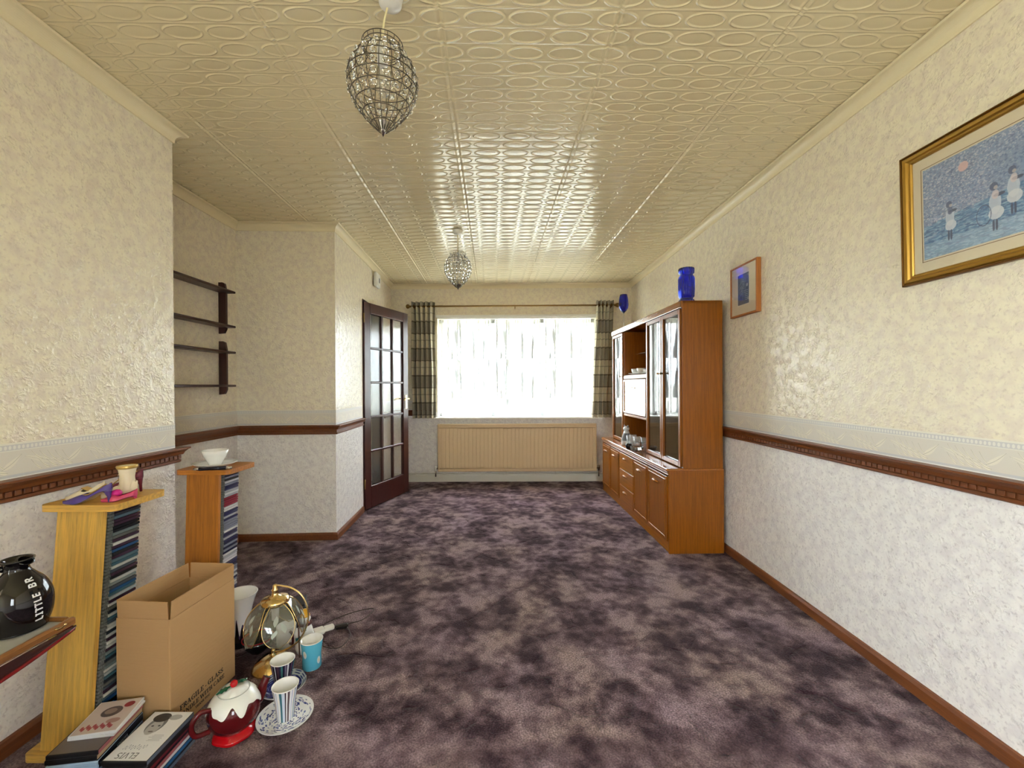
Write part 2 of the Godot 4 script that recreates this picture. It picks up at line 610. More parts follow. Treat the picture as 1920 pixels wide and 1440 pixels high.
# one tile mesh, 4 x 8 embossed ovals, shared by every tile
func build_ceiling_tiles() -> void:
	var c := get_node("ceiling")
	var L := 0.61
	var nx := 4
	var nz := 8
	var sx := L / nx
	var sz := L / nz
	var gx := 44
	var gz := 28
	var H := func(x: float, z: float) -> float:
		# height of the relief below the ceiling plane
		var fx: float = fposmod(x + sx * 0.5, sx) / sx - 0.5
		var fz: float = fposmod(z, sz) / sz - 0.5
		var e := sqrt(pow(fx / 0.43, 2) + pow(fz / 0.37, 2))
		var h := 0.0
		var gr := maxf(sqrt(pow(fx / (0.43 * 0.43 * sx), 2) + pow(fz / (0.37 * 0.37 * sz), 2)) / maxf(e, 0.05), 1.0)
		h += 0.0036 * exp(-pow((e - 1.0) / gr / 0.0029, 2))
		if e < 1.0:
			h += 0.0008 * (1.0 - e * e)
		h += 0.0022 * exp(-pow((0.5 - absf(fz)) * sz / 0.0034, 2))
		var ex: float = minf(x, L - x)
		h -= 0.0034 * exp(-pow(ex / 0.0045, 2)) - 0.0018 * exp(-pow((ex - 0.012) / 0.005, 2))
		var ez: float = minf(z, L - z)
		h -= 0.0030 * exp(-pow(ez / 0.0035, 2))
		return h
	var NX := nx * gx
	var NZ := nz * gz
	var v := PackedVector3Array()
	var n := PackedVector3Array()
	var ix := PackedInt32Array()
	for j in NZ + 1:
		for i in NX + 1:
			var x := L * i / NX
			var z := L * j / NZ
			var h: float = H.call(x, z)
			v.append(Vector3(x - L / 2, -h, z - L / 2))
			var e := 0.0012
			var dx: float = (H.call(minf(x + e, L), z) - H.call(maxf(x - e, 0.0), z)) / (2 * e)
			var dz: float = (H.call(x, minf(z + e, L)) - H.call(x, maxf(z - e, 0.0))) / (2 * e)
			n.append(Vector3(-dx, -1, -dz).normalized())
	for j in NZ:
		for i in NX:
			var p := j * (NX + 1) + i
			ix.append_array([p, p + NX + 2, p + 1, p, p + NX + 1, p + NX + 2])
	var arr := []
	arr.resize(Mesh.ARRAY_MAX)
	arr[Mesh.ARRAY_VERTEX] = v
	arr[Mesh.ARRAY_NORMAL] = n
	arr[Mesh.ARRAY_INDEX] = ix
	var mesh := ArrayMesh.new()
	mesh.add_surface_from_arrays(Mesh.PRIMITIVE_TRIANGLES, arr)
	# the rows are laid a little askew to the walls
	var turn := 0.030
	var b := Basis(Vector3.UP, turn)
	var o := Vector3(-0.2175, 0, -1.55)
	for j in range(-7, 7):
		for i in range(-5, 6):
			var p := o + b * Vector3((i + 0.5) * L, 0, (j + 0.5) * L)
			if p.x < -2.05 - 0.28 or p.x > XR + 0.28 or p.z < ZB - 0.28 or p.z > ZR + 0.28:
				continue
			if p.x < XC - 0.30 and p.z > -2.05 + 0.30:
				continue
			if p.x < -1.35 - 0.33 and p.z < -3.25 - 0.33:
				continue
			obj("tile", mesh, M.ceiling, c, Transform3D(b, p + Vector3(0, CEIL, 0)))

func build_trims() -> void:
	# the path runs with the room on its left: viewer's wall, right wall, window wall, door wall, alcove, chimney breast
	var ring := [Vector2(XR, ZR), Vector2(XR, ZB), P_BACK_L, P_DOOR_A, P_ALC, Vector2(-2.05, -2.05), Vector2(XC, -2.05), Vector2(XC, ZR)]
	var cov := []
	cov.append(Vector2(0.0, CEIL - 0.062))
	cov.append(Vector2(0.006, CEIL - 0.062))
	cov.append(Vector2(0.007, CEIL - 0.056))
	for k in 9:
		var a := PI / 2 * k / 8.0
		cov.append(Vector2(0.007 + 0.034 * (1.0 - cos(a)), CEIL - 0.054 + 0.040 * sin(a)))
	cov.append(Vector2(0.046, CEIL - 0.013))
	cov.append(Vector2(0.048, CEIL - 0.004))
	cov.append(Vector2(0.0, CEIL - 0.004))
	var s := mb()
	moulding(s, ring, cov)
	tag(obj("trim_1", fin(s), M.coving, self), "cream coving where the walls meet the ceiling", "coving", "", "structure")
	# dado rail with a dentil course
	var rail := [Vector2(0, 0.815), Vector2(0.014, 0.815), Vector2(0.018, 0.819), Vector2(0.018, 0.828), Vector2(0.011, 0.830), Vector2(0.011, 0.851), Vector2(0.024, 0.853), Vector2(0.026, 0.858), Vector2(0.030, 0.866), Vector2(0.040, 0.877), Vector2(0.046, 0.880), Vector2(0.046, 0.887), Vector2(0.0, 0.887)]
	var bord := [Vector2(0.0012, 0.887), Vector2(0.0012, 1.004)]
	var dd := (P_DOOR_A - P_BACK_L).normalized()
	var paths := [
		["trim_2", "dark dado rail with dentils along the right wall", [Vector2(XR, ZR), Vector2(XR, ZB)]],
		["trim_3", "short dark dado rail between the door and the plaid curtain", [Vector2(-0.88, ZB), P_BACK_L, P_BACK_L + dd * 0.40]],
		["trim_4", "dark dado rail running round the alcove and chimney breast", [P_DOOR_A - dd * 0.70, P_DOOR_A, P_ALC, Vector2(-2.05, -2.05), Vector2(XC, -2.05), Vector2(XC, ZR)]]]
	for p in paths:
		var t := thing(p[0], p[1], "dado rail", Vector3.ZERO, 0, "", "structure")
		var s2 := mb()
		moulding(s2, p[2], rail)
		obj("rail", fin(s2), M.brown_rail, t)
		var s3 := mb()
		moulding(s3, p[2], bord, 0.205)
		obj("paper_border", fin(s3), border_material(), t)
		var dm := bx(Vector3(0, 0, 0), Vector3(0.007, 0.017, 0.019), 0.001)
		if p[0] == "trim_2":
			for k in 110:
				obj("dentil", dm, M.brown_rail, t, at(XR - 0.0145, 0.8405, 0.0 - k * 0.0265))
		if p[0] == "trim_4":
			for k in 60:
				obj("dentil", dm, M.brown_rail, t, at(XC + 0.0145, 0.8405, -2.06 + k * 0.0265))
	# skirting boards
	var sk := [Vector2(0, 0), Vector2(0.016, 0), Vector2(0.016, 0.040), Vector2(0.010, 0.052), Vector2(0, 0.054)]
	var s4 := mb()
	moulding(s4, [Vector2(XR, ZR), Vector2(XR, ZB)], sk)
	tag(obj("baseboard_right", fin(s4), M.skirting, self), "low brown skirting board along the right wall", "skirting board", "", "structure")
	var s5 := mb()
	moulding(s5, [P_DOOR_A - dd * 0.70, P_DOOR_A, P_ALC, Vector2(-2.05, -2.05), Vector2(XC, -2.05), Vector2(XC, ZR)], sk)
	tag(obj("baseboard_left", fin(s5), M.skirting, self), "low brown skirting board round the alcove and chimney breast", "skirting board", "", "structure")
	var s6 := mb()
	moulding(s6, [Vector2(XR, ZB), Vector2(-1.38, ZB)], [Vector2(0, 0), Vector2(0.016, 0), Vector2(0.016, 0.075), Vector2(0.010, 0.09), Vector2(0, 0.092)])
	tag(obj("baseboard_back", fin(s6), M.old_paint, self), "off white painted skirting board under the radiator", "skirting board", "", "structure")

# leafy scroll printed on the paper border
func border_material() -> StandardMaterial3D:
	if M.has("border"):
		return M.border
	var w := 410
	var h := 230
	var im := Image.create(w, h, false, Image.FORMAT_RGB8)
	im.fill(rgb(232, 226, 206))
	var line := func(y0: int, y1: int, c: Color): im.fill_rect(Rect2i(0, y0, w, y1 - y0), c)
	line.call(0, 12, rgb(236, 230, 212))
	line.call(12, 48, rgb(210, 206, 200))
	for k in 16:
		for y in 26:
			var half := int(9.0 * sqrt(maxf(0.0, 1.0 - pow((y - 13) / 13.0, 2))))
			im.fill_rect(Rect2i(int(w * (k + 0.5) / 16.0) - half, 17 + y, half * 2, 1), rgb(232, 228, 216))
	line.call(48, 54, rgb(232, 228, 214))
	line.call(54, 205, rgb(222, 215, 201))
	line.call(205, 222, rgb(204, 202, 200))
	line.call(222, 230, rgb(240, 238, 230))
	var leaf := func(x0: float, y0: float, x1: float, y1: float, wid: float, c: Color, vein: Color):
		var n := 46
		for pass_ in 2:
			for i in n:
				var t := float(i) / (n - 1)
				var x := lerpf(x0, x1, t)
				var y := lerpf(y0, y1, t) + sin(t * PI) * 10.0
				var r := wid * sin(PI * pow(t, 0.8)) + 1.0
				if pass_ == 1:
					r = 1.0
				for yy in range(-int(r), int(r) + 1):
					im.set_pixel(posmod(int(x + yy * 0.55), w), clampi(int(y + yy), 56, 203), c if pass_ == 0 else vein)
					im.set_pixel(posmod(int(x + yy * 0.55) + 1, w), clampi(int(y + yy), 56, 203), c if pass_ == 0 else vein)
	var cr := rgb(242, 235, 214)
	var vn := rgb(176, 168, 150)
	leaf.call(20.0, 96.0, 300.0, 170.0, 22.0, cr, vn)
	for k in 5:
		leaf.call(60.0 + k * 50.0, 66.0 + k * 6.0, 130.0 + k * 46.0, 130.0 + k * 8.0, 13.0, cr, vn)
		leaf.call(330.0 - k * 52.0, 192.0, 250.0 - k * 48.0, 150.0 - k * 6.0, 11.0, cr, vn)
	leaf.call(300.0, 168.0, 410.0, 80.0, 15.0, cr, vn)
	var m := mat(Color.WHITE, 0.5)
	m.albedo_texture = ImageTexture.create_from_image(im)
	M.border = m
	return m

# ------------------------------------------------------------------ window wall
func build_window() -> void:
	var x0 := -0.83
	var x1 := 1.15
	var y0 := 0.79
	var y1 := 2.03
	var w := thing("window_1", "wide white framed window behind net curtains", "window", Vector3.ZERO, 0, "", "structure")
	var s := mb()
	var zf := ZB - 0.19
	for b in [[x0 + 0.03, (y0 + y1) / 2, 0.06, y1 - y0], [x1 - 0.03, (y0 + y1) / 2, 0.06, y1 - y0], [x0 + 0.68, (y0 + y1) / 2, 0.07, y1 - y0], [x1 - 0.68, (y0 + y1) / 2, 0.07, y1 - y0]]:
		box(s, Vector3(b[0], b[1], zf), Vector3(b[2], b[3], 0.07), 0.006)
	box(s, Vector3((x0 + x1) / 2, y0 + 0.03, zf), Vector3(x1 - x0, 0.06, 0.07), 0.006)
	box(s, Vector3((x0 + x1) / 2, y1 - 0.03, zf), Vector3(x1 - x0, 0.06, 0.07), 0.006)
	obj("window_frame", fin(s), M.white_plastic, w)
	for g in [[x0 + 0.06, x0 + 0.645], [x0 + 0.715, x1 - 0.715], [x1 - 0.645, x1 - 0.06]]:
		obj("pane", bx(Vector3((g[0] + g[1]) / 2, (y0 + y1) / 2, zf), Vector3(g[1] - g[0], y1 - y0 - 0.12, 0.004)), M.pane, w)
	obj("window_sill", bx(Vector3(0.13, y0 - 0.006, ZB - 0.06), Vector3(2.03, 0.024, 0.25), 0.005), M.white_paint, w)
	var lin := mb()
	box(lin, Vector3((x0 + x1) / 2, y1 - 0.012, ZB - 0.02), Vector3(x1 - x0 - 0.004, 0.022, 0.05), 0.004)
	box(lin, Vector3((x0 + x1) / 2, y1 + 0.010, ZB + 0.008), Vector3(x1 - x0 + 0.03, 0.030, 0.016), 0.004)
	obj("lintel_trim", fin(lin), M.white_paint, w)

	# net curtain: white open weave with woven columns and a scalloped hem
	var lw := 512
	var lh := 512
	var im := Image.create(lw, lh, false, Image.FORMAT_RGBA8)
	var rng := RandomNumberGenerator.new()
	rng.seed = 5
	var broad := grey(noise(7, 0.022, 3), lw, lh)
	for x in lw:
		var p := fposmod(x, 64.0) / 64.0
		var col := exp(-pow((p - 0.5) / 0.10, 2))
		for y in lh:
			var q := fposmod(y + (x / 64) * 11, 26.0) / 26.0 - 0.5
			var ringd := sqrt(pow((p - 0.5) / 0.13, 2) + pow(q / 0.40, 2))
			var loop := clampf(1.35 - absf(ringd - 0.75) * 3.6, 0.0, 1.0)
			var close := clampf((broad[(y / 26) * lw + x] / 255.0 - 0.56) * 9.0, 0.0, 1.0) * (0.9 + 0.1 * rng.randf())
			var dense := maxf(maxf(loop, 0.8 * col), close)
			var c := Color(0.95, 0.97, 0.98)
			c.a = clampf(0.30 + 0.12 * rng.randf() + 0.78 * dense, 0.0, 1.0)
			im.set_pixel(x, y, c)
	var net := mat(Color.WHITE, 0.9, 0.0, 0.1)
	net.albedo_texture = ImageTexture.create_from_image(im)
	net.transparency = BaseMaterial3D.TRANSPARENCY_ALPHA
	net.backlight_enabled = true
	net.backlight = Color(0.20, 0.20, 0.20)
	net.uv1_scale = Vector3(3.2, 2.4, 1)
	var s2 := mb(true)
	sheet(s2, 260, 6, func(u, v):
		var x: float = lerpf(x0 + 0.01, x1 - 0.01, u)
		var fold: float = sin(u * 88.0 + sin(u * 17.0) * 1.6) * 0.016 + sin(u * 143.0 + 1.0) * 0.006
		var hem: float = -0.012 * absf(sin(u * 60.0)) if v < 0.01 else 0.0
		return Vector3(x, lerpf(y0 + 0.03, y1 - 0.022, v) + hem, ZB - 0.075 + fold * (1.0 - 0.35 * v)))
	var nc := obj("net_curtain", fin(s2), net, self)
	tag(nc, "white patterned net curtain hanging across the whole window", "curtain")

	# pole and plaid eyelet curtains
	var py := 2.150
	var pz := ZB + 0.085
	var pole := thing("curtain_pole", "thin antique brass curtain pole with ball ends above window", "curtain pole", Vector3(0.1, py, pz))
	obj("rod", tub([Vector3(-1.25, 0, 0), Vector3(1.25, 0, 0)], 0.0095, 10), M.old_brass, pole)
	for sd in [-1, 1]:
		obj("finial", lat([Vector2(0.0, -0.03), Vector2(0.012, -0.026), Vector2(0.014, -0.018), Vector2(0.011, -0.012), Vector2(0.022, -0.006), Vector2(0.028, 0.008), Vector2(0.024, 0.024), Vector2(0.010, 0.033), Vector2(0.0, 0.034)], 16), M.old_brass, pole, Transform3D(Basis(Vector3.BACK, -PI / 2 * sd), Vector3(1.262 * sd, 0, 0)))
		obj("bracket", tub([Vector3(1.19 * sd, -0.012, 0.0), Vector3(1.19 * sd, -0.03, -0.03), Vector3(1.19 * sd, -0.03, -0.085)], 0.006, 8), M.old_brass, pole)
	obj("bracket", tub([Vector3(0.03, -0.012, 0.0), Vector3(0.03, -0.03, -0.03), Vector3(0.03, -0.03, -0.085)], 0.006, 8), M.old_brass, pole)
	var cim := Image.create(128, 512, false, Image.FORMAT_RGB8)
	for y in 512:
		var t := y / 512.0 * 4.3 + 0.3
		var k := fposmod(t, 1.0)
		var base := rgb(226, 218, 194)
		if k > 0.05 and k < 0.45:
			base = rgb(176, 168, 150)
		if (k > 0.0 and k < 0.05) or (k > 0.45 and k < 0.49):
			base = rgb(132, 125, 110)
		if k > 0.70 and k < 0.74:
			base = rgb(188, 182, 160)
		for x in 128:
			var c := base
			if x > 70 and x < 110:
				c = c.lerp(rgb(110, 104, 92), 0.42)
			if x == 20 or x == 21 or x == 60:
				c = c.lerp(rgb(90, 86, 78), 0.45)
			cim.set_pixel(x, y, c)
	var plaid := mat(Color.WHITE, 0.85, 0.0, 0.2)
	plaid.albedo_texture = ImageTexture.create_from_image(cim)
	plaid.uv1_scale = Vector3(5, 1, 1)
	plaid.backlight_enabled = true
	plaid.backlight = Color(0.35, 0.35, 0.33)
	for e in [["L", -1.135, -0.845, -1.125, -0.835, 5.0], ["R", 1.115, 1.325, 1.045, 1.29, 4.5]]:
		var s3 := mb(true)
		sheet(s3, 90, 24, func(u, v):
			var xt: float = lerpf(e[1], e[2], u)
			var xb: float = lerpf(e[3], e[4], u)
			var ph: float = u * TAU * e[5]
			return Vector3(lerpf(xb, xt, v) + 0.004 * sin(v * 9.0 + u * 5.0), lerpf(0.79, 2.205, v), pz + sin(ph) * (0.036 + 0.010 * (1.0 - v)) + 0.006 * sin(ph * 2.3 + v * 4.0) + 0.028 * (1.0 - smoothstep(0.0, 0.12, v)) * 0.0))
		var cu := thing("plaid_curtain", "grey and cream plaid curtain gathered at the %s end of the pole" % ["door" if e[0] == "L" else "wall unit"], "curtain", Vector3.ZERO, 0, "plaid curtains at the window")
		obj("cloth", fin(s3), plaid, cu)
		for k in 4:
			var u := (k + 0.5) / 4.0
			var ring := []
			for q in 14:
				ring.append(Vector3(lerpf(e[1], e[2], u), py + 0.021 * cos(TAU * q / 14.0), pz + 0.021 * sin(TAU * q / 14.0)))
			obj("eyelet", tub(ring, 0.004, 6, true), M.old_brass, cu)

	# radiator
	var rx0 := -0.815
	var rx1 := 1.105
	var rz := ZB + 0.115
	var rad := thing("radiator", "long ribbed beige panel radiator under the window", "radiator", Vector3(0.145, 0.143, rz))
	var beige := mat(rgb(236, 208, 164), 0.38)
	var hw := (rx1 - rx0) / 2
	var s4 := mb(true)
	var nr := 40
	sheet(s4, nr * 8, 1, func(u, v):
		var k := fposmod(u * nr, 1.0)
		var d := 0.0
		if k > 0.42 and k < 0.58:
			d = -0.008
		return Vector3(lerpf(-hw + 0.02, hw - 0.02, u), lerpf(0.045, 0.525, v), d))
	obj("front_panel", fin(s4), beige, rad)
	var s5 := mb()
	box(s5, Vector3(0, 0.018, -0.006), Vector3(hw * 2, 0.036, 0.020), 0.007)
	box(s5, Vector3(0, 0.548, -0.006), Vector3(hw * 2, 0.040, 0.020), 0.007)
	for sd in [-1, 1]:
		box(s5, Vector3(sd * (hw - 0.01), 0.284, -0.006), Vector3(0.02, 0.568, 0.018), 0.006)
	box(s5, Vector3(0, 0.284, -0.055), Vector3(hw * 2, 0.56, 0.016), 0.004)
	obj("rim", fin(s5), beige, rad)
	var s6 := mb()
	box(s6, Vector3(0, 0.572, -0.03), Vector3(hw * 2, 0.006, 0.07), 0.002)
	obj("grille", fin(s6), beige, rad)
	for sd in [-1, 1]:
		var v := obj("valve", lat([Vector2(0.0, -0.03), Vector2(0.013, -0.028), Vector2(0.013, -0.004), Vector2(0.017, 0.0), Vector2(0.017, 0.028), Vector2(0.012, 0.034), Vector2(0.0, 0.036)], 12), M.white_plastic if sd < 0 else M.steel, rad, at(sd * (hw + 0.03), 0.035, -0.03))
		obj("elbow", tub([Vector3(0, -0.02, 0), Vector3(0, -0.06, 0.0), Vector3(0, -0.1, 0)], 0.008, 8), M.steel, v)
		obj("union", tub([Vector3(0, 0, 0), Vector3(-sd * 0.04, 0, 0)], 0.009, 8), M.steel, v)
	var pipe := thing("heating_pipe", "off white heating pipe along the skirting under the radiator", "pipe", Vector3(0, 0.108, ZB + 0.034))
	obj("tube", tub([Vector3(-1.37, 0, 0), Vector3(1.5, 0, 0)], 0.0085, 8), M.old_paint, pipe)
	for x in [-1.1, 0.02, 0.62]:
		obj("clip", bx(Vector3(x, 0, -0.004), Vector3(0.014, 0.028, 0.03), 0.003), M.old_paint, pipe)

	# window behind the viewer
	var rw := thing("window_2", "wide window behind the viewer that lights the near room", "window", Vector3.ZERO, 0, "", "structure")
	var s7 := mb()
	for x in [0.48, 0.80, 1.12]:
		box(s7, Vector3(x, 1.525, ZR + 0.1), Vector3(0.06, 1.25, 0.06), 0.005)
	for y in [0.93, 2.12]:
		box(s7, Vector3(0.80, y, ZR + 0.1), Vector3(0.70, 0.06, 0.05), 0.005)
	obj("window_frame", fin(s7), M.white_plastic, rw)
	for k in 2:
		obj("pane", bx(Vector3(0.64 + k * 0.32, 1.525, ZR + 0.1), Vector3(0.26, 1.13, 0.004)), M.pane, rw)

func build_side_window() -> void:
	# window beside the viewer, in the wall beyond the chimney breast
	var sw := thing("window_3", "side window beyond the chimney breast lighting the right wall", "window", Vector3.ZERO, 0, "", "structure")
	var s := mb()
	var x := XC - 0.36
	for z in [0.23, 0.90, 1.57]:
		box(s, Vector3(x, 1.30, z), Vector3(0.06, 1.70, 0.06), 0.005)
	for y in [0.48, 2.12]:
		box(s, Vector3(x, y, 0.90), Vector3(0.05, 0.06, 1.40), 0.005)
	obj("window_frame", fin(s), M.white_plastic, sw)
	for k in 2:
		obj("pane", bx(Vector3(x, 1.30, 0.565 + k * 0.67), Vector3(0.004, 1.58, 0.61)), M.pane, sw)

# ------------------------------------------------------------------ glazed door
func build_door() -> void:
	var hinge := Vector2(-1.345, -3.985)
	var edge := Vector2(-1.100, -4.695)
	var d := edge - hinge
	var W := 0.762
	# local x runs from hinge to free edge, local z faces the room
	var turn := atan2(-d.y, d.x)
	var root := thing("door_1", "dark wooden door with fifteen textured glass panes standing ajar", "door", Vector3(hinge.x, 0.008, hinge.y), turn, "", "structure")
	var H := 1.98
	var st := 0.095
	var top := 0.10
	var bot := 0.21
	var T := 0.04
	var s := mb()
	box(s, Vector3(st / 2, H / 2, 0), Vector3(st, H, T), 0.004)
	box(s, Vector3(W - st / 2, H / 2, 0), Vector3(st, H, T), 0.004)
	box(s, Vector3(W / 2, H - top / 2, 0), Vector3(W - 2 * st, top, T), 0.003)
	box(s, Vector3(W / 2, bot / 2, 0), Vector3(W - 2 * st, bot, T), 0.003)
	obj("frame", fin(s), M.door_wood, root)
	var iw := (W - 2 * st)
	var ih := H - top - bot
	var gx := 0.022
	for k in 2:
		obj("glazing_bar", bx(Vector3(st + iw * (k + 1) / 3.0, bot + ih / 2, 0), Vector3(gx, ih, 0.032), 0.005), M.door_wood, root)
	for k in 4:
		obj("glazing_bar", bx(Vector3(W / 2, bot + ih * (k + 1) / 5.0, 0), Vector3(iw, gx, 0.034), 0.005), M.door_wood, root)
	var g := glass(rgb(226, 230, 222), 0.05, 0.05)
	var gn := noise(71, 0.02, 3)
	gn.domain_warp_enabled = true
	gn.domain_warp_amplitude = 18.0
	var gi := gn.get_seamless_image(256, 256)
	g.heightmap_enabled = true
	g.heightmap_texture = ImageTexture.create_from_image(gi)
	g.heightmap_scale = 0.13
	tri_map(g, Vector3(8.0, 2.2, 8.0))
	var pm := bx(Vector3.ZERO, Vector3(iw / 3.0 - gx, ih / 5.0 - gx, 0.005))
	for i in 3:
		for j in 5:
			obj("pane", pm, g, root, at(st + iw * (i + 0.5) / 3.0, bot + ih * (j + 0.5) / 5.0, 0))
	for sd in [1, -1]:
		var pl := obj("handle_plate", bx(Vector3.ZERO, Vector3(0.038, 0.15, 0.006), 0.002), M.brass, root, at(W - 0.05, 1.0, sd * (T / 2 + 0.003)))
		obj("lever", tub(curve([Vector3(0, 0.035, 0), Vector3(0, 0.035, sd * 0.035), Vector3(-0.02, 0.035, sd * 0.045), Vector3(-0.06, 0.033, sd * 0.045), Vector3(-0.10, 0.024, sd * 0.042)], 5), 0.008, 8), M.brass, pl)
	for y in [0.2, 1.78]:
		obj("hinge", tub([Vector3(-0.004, y, T / 2), Vector3(-0.004, y + 0.09, T / 2)], 0.006, 8), M.old_brass, root)
	# lining of the opening
	var dd := (P_DOOR_A - P_BACK_L).normalized()
	var dl := (P_DOOR_A - P_BACK_L).length()
	var fr := thing("trim_5", "dark wooden lining of the doorway behind the open door", "door frame", Vector3.ZERO, 0, "", "structure")
	for q in [dl - 0.725, dl - 1.52]:
		var s2 := mb()
		var p: Vector2 = P_BACK_L + dd * (q - 0.012 if q > dl - 1 else q + 0.012)
		wall_slab(s2, p - dd * 0.012 + Vector2(0.006, 0), p + dd * 0.012 + Vector2(0.006, 0), 0, 2.0, 0.13)
		obj("jamb", fin(s2), M.door_wood, fr)
	var s3 := mb()
	wall_slab(s3, P_BACK_L + dd * (dl - 1.52) + Vector2(0.006, 0), P_BACK_L + dd * (dl - 0.725) + Vector2(0.006, 0), 1.99, 2.012, 0.13)
	obj("head", fin(s3), M.door_wood, fr)
	# sounder box high on the same wall
	var ab := thing("sounder_box", "small white plastic box high on the wall above the door", "alarm box", Vector3(-1.352, 2.295, -4.42), 0.047)
	var s4 := mb()
	box(s4, Vector3(0.018, 0, 0), Vector3(0.036, 0.15, 0.15), 0.01)
	obj("case", fin(s4), M.white_plastic, ab)
	obj("vent", bx(Vector3(0.037, 0.0, -0.02), Vector3(0.003, 0.05, 0.03), 0.001), M.black, ab)

# ------------------------------------------------------------------ teak wall unit
# local x: 0 at the lower front, growing towards the wall; local z = -s along its length; y up
func unit_origin() -> Transform3D:
	return Transform3D(Basis(Vector3.UP, 0.0216), Vector3(1.138, 0, -2.946))

func build_wall_unit() -> void:
	var o := unit_origin()
	var u := thing("wall_unit", "long teak wall unit with smoked glass doors, drawers and cupboards", "wall unit", o.origin, 0.0216)
	var L := 1.81
	var D := 0.392
	var S := func(s0: float, s1: float, x0: float, x1: float, y0: float, y1: float, ch := 0.002) -> ArrayMesh:
		return bx(Vector3((x0 + x1) / 2, (y0 + y1) / 2, -(s0 + s1) / 2), Vector3(x1 - x0, y1 - y0, s1 - s0), ch)
	obj("side_panel", S.call(0.0, 0.018, 0.004, D, 0.0, 0.588), M.teak, u)
	obj("side_panel", S.call(L - 0.018, L, 0.004, D, 0.0, 0.588), M.teak, u)
	obj("base_board", S.call(0.018, L - 0.018, 0.02, D, 0.07, 0.086), M.teak_z, u)
	obj("back_panel", S.call(0.018, L - 0.018, D - 0.008, D, 0.0, 0.588), M.teak, u)
	obj("plinth", S.call(0.018, L - 0.018, 0.010, 0.026, 0.0, 0.072), M.teak_z, u)
	var s := mb()
	box(s, Vector3(D / 2 - 0.006, 0.588, -L / 2), Vector3(D + 0.012, 0.016, L + 0.002), 0.004)
	obj("worktop", fin(s), M.teak_top, u)
	var s1 := mb()
	box(s1, Vector3(0.0, 0.570, -L / 2), Vector3(0.014, 0.012, L), 0.004)
	box(s1, Vector3(0.003, 0.553, -L / 2), Vector3(0.014, 0.012, L), 0.004)
	obj("edge_moulding", fin(s1), M.teak_z, u)
	for d in [0.397, 0.741, 1.160, 1.476]:
		obj("divider", S.call(d - 0.009, d + 0.009, 0.012, D - 0.01, 0.086, 0.58), M.teak, u)
	# cupboard doors and drawers
	for d in [[0.022, 0.392], [0.402, 0.736], [1.166, 1.470], [1.482, 1.790]]:
		cupboard_door(u, d[0], d[1], 0.078, 0.538)
	for y in [[0.078, 0.226], [0.232, 0.380], [0.386, 0.538]]:
		var dr := obj("drawer", S.call(0.747, 1.154, -0.004, 0.014, y[0], y[1], 0.003), M.teak_z, u)
		obj("handle", pull(0.105), M.teak_z, dr, Transform3D(Basis(), Vector3(-0.004, y[1] - 0.045, -0.95)))
	# upper part
	var F := 0.104
	var B := 0.385
	var U := 1.745
	var T := 1.768
	obj("side_panel", S.call(0.0, 0.018, F, B, 0.596, T), M.teak, u)
	obj("side_panel", S.call(U - 0.018, U, F, B, 0.596, T), M.teak, u)
	obj("top_board", S.call(0.0, U, F + 0.002, B, T - 0.018, T + 0.002), M.teak_z, u)
	obj("back_panel", S.call(0.018, U - 0.018, B - 0.008, B, 0.598, T - 0.02), M.teak, u)
	var s2 := mb()
	box(s2, Vector3(F - 0.006, T - 0.022, -U / 2), Vector3(0.016, 0.048, U + 0.004), 0.004)
	obj("cornice", fin(s2), M.teak_top, u)
	for d in [0.690, 1.352]:
		obj("divider", S.call(d - 0.009, d + 0.009, F + 0.001, B - 0.008, 0.598, T - 0.05), M.teak, u)
	# open centre: shelf, drop front bureau, nook
	obj("shelf", S.call(0.70, 1.343, F + 0.004, B - 0.01, 1.262, 1.280), M.teak_z, u)
	obj("shelf", S.call(0.70, 1.343, F + 0.004, B - 0.01, 0.872, 0.892), M.teak_z, u)
	obj("glass_shelf", S.call(0.70, 1.343, F + 0.11, B - 0.01, 1.488, 1.494, 0.001), glass(rgb(190, 210, 200), 0.25), u)
	for b in [[0.0, 1.343, 0.70]]:
		for s0 in [0.703, 1.335]:
			obj("liner", S.call(s0 - 0.003, s0 + 0.003, F + 0.004, B - 0.01, 0.60, T - 0.05, 0.001), M.teak, u)
	var lac := wood(rgb(200, 136, 64), 2, 0.12, 1.0)
	var flap := obj("drop_front", S.call(0.703, 1.340, F - 0.004, F + 0.012, 0.905, 1.235, 0.003), lac, u)
	var s3 := mb()
	for e in [[0.703, 0.722, 0.905, 1.235], [1.321, 1.340, 0.905, 1.235], [0.703, 1.340, 1.216, 1.235], [0.703, 1.340, 0.905, 0.924]]:
		box(s3, Vector3(F - 0.007, (e[2] + e[3]) / 2, -(e[0] + e[1]) / 2), Vector3(0.008, e[3] - e[2], e[1] - e[0]), 0.002)
	obj("frame", fin(s3), M.teak_top, flap)
	obj("handle", S.call(0.985, 1.055, F - 0.016, F - 0.004, 1.150, 1.158, 0.002), M.old_brass, flap)
	obj("keyhole", S.call(1.075, 1.085, F - 0.010, F - 0.004, 1.148, 1.164, 0.002), M.old_brass, flap)
	obj("rail", S.call(0.70, 1.343, F - 0.006, F + 0.014, 1.240, 1.276, 0.004), M.teak_z, u)
	obj("rail", S.call(0.70, 1.343, F - 0.006, F + 0.014, 0.874, 0.900, 0.004), M.teak_z, u)
	# smoked glass doors
	for d in [[0.020, 0.350, 0.325], [0.356, 0.686, 0.380], [1.362, 1.725, 1.39]]:
		glass_door(u, d[0], d[1], 0.602, 1.716, F, d[2])
	for d in [[0.02, 0.68], [1.362, 1.725]]:
		for y in [0.93, 1.30]:
			obj("shelf", S.call(d[0], d[1], F + 0.05, B - 0.01, y, y + 0.014), M.teak, u)

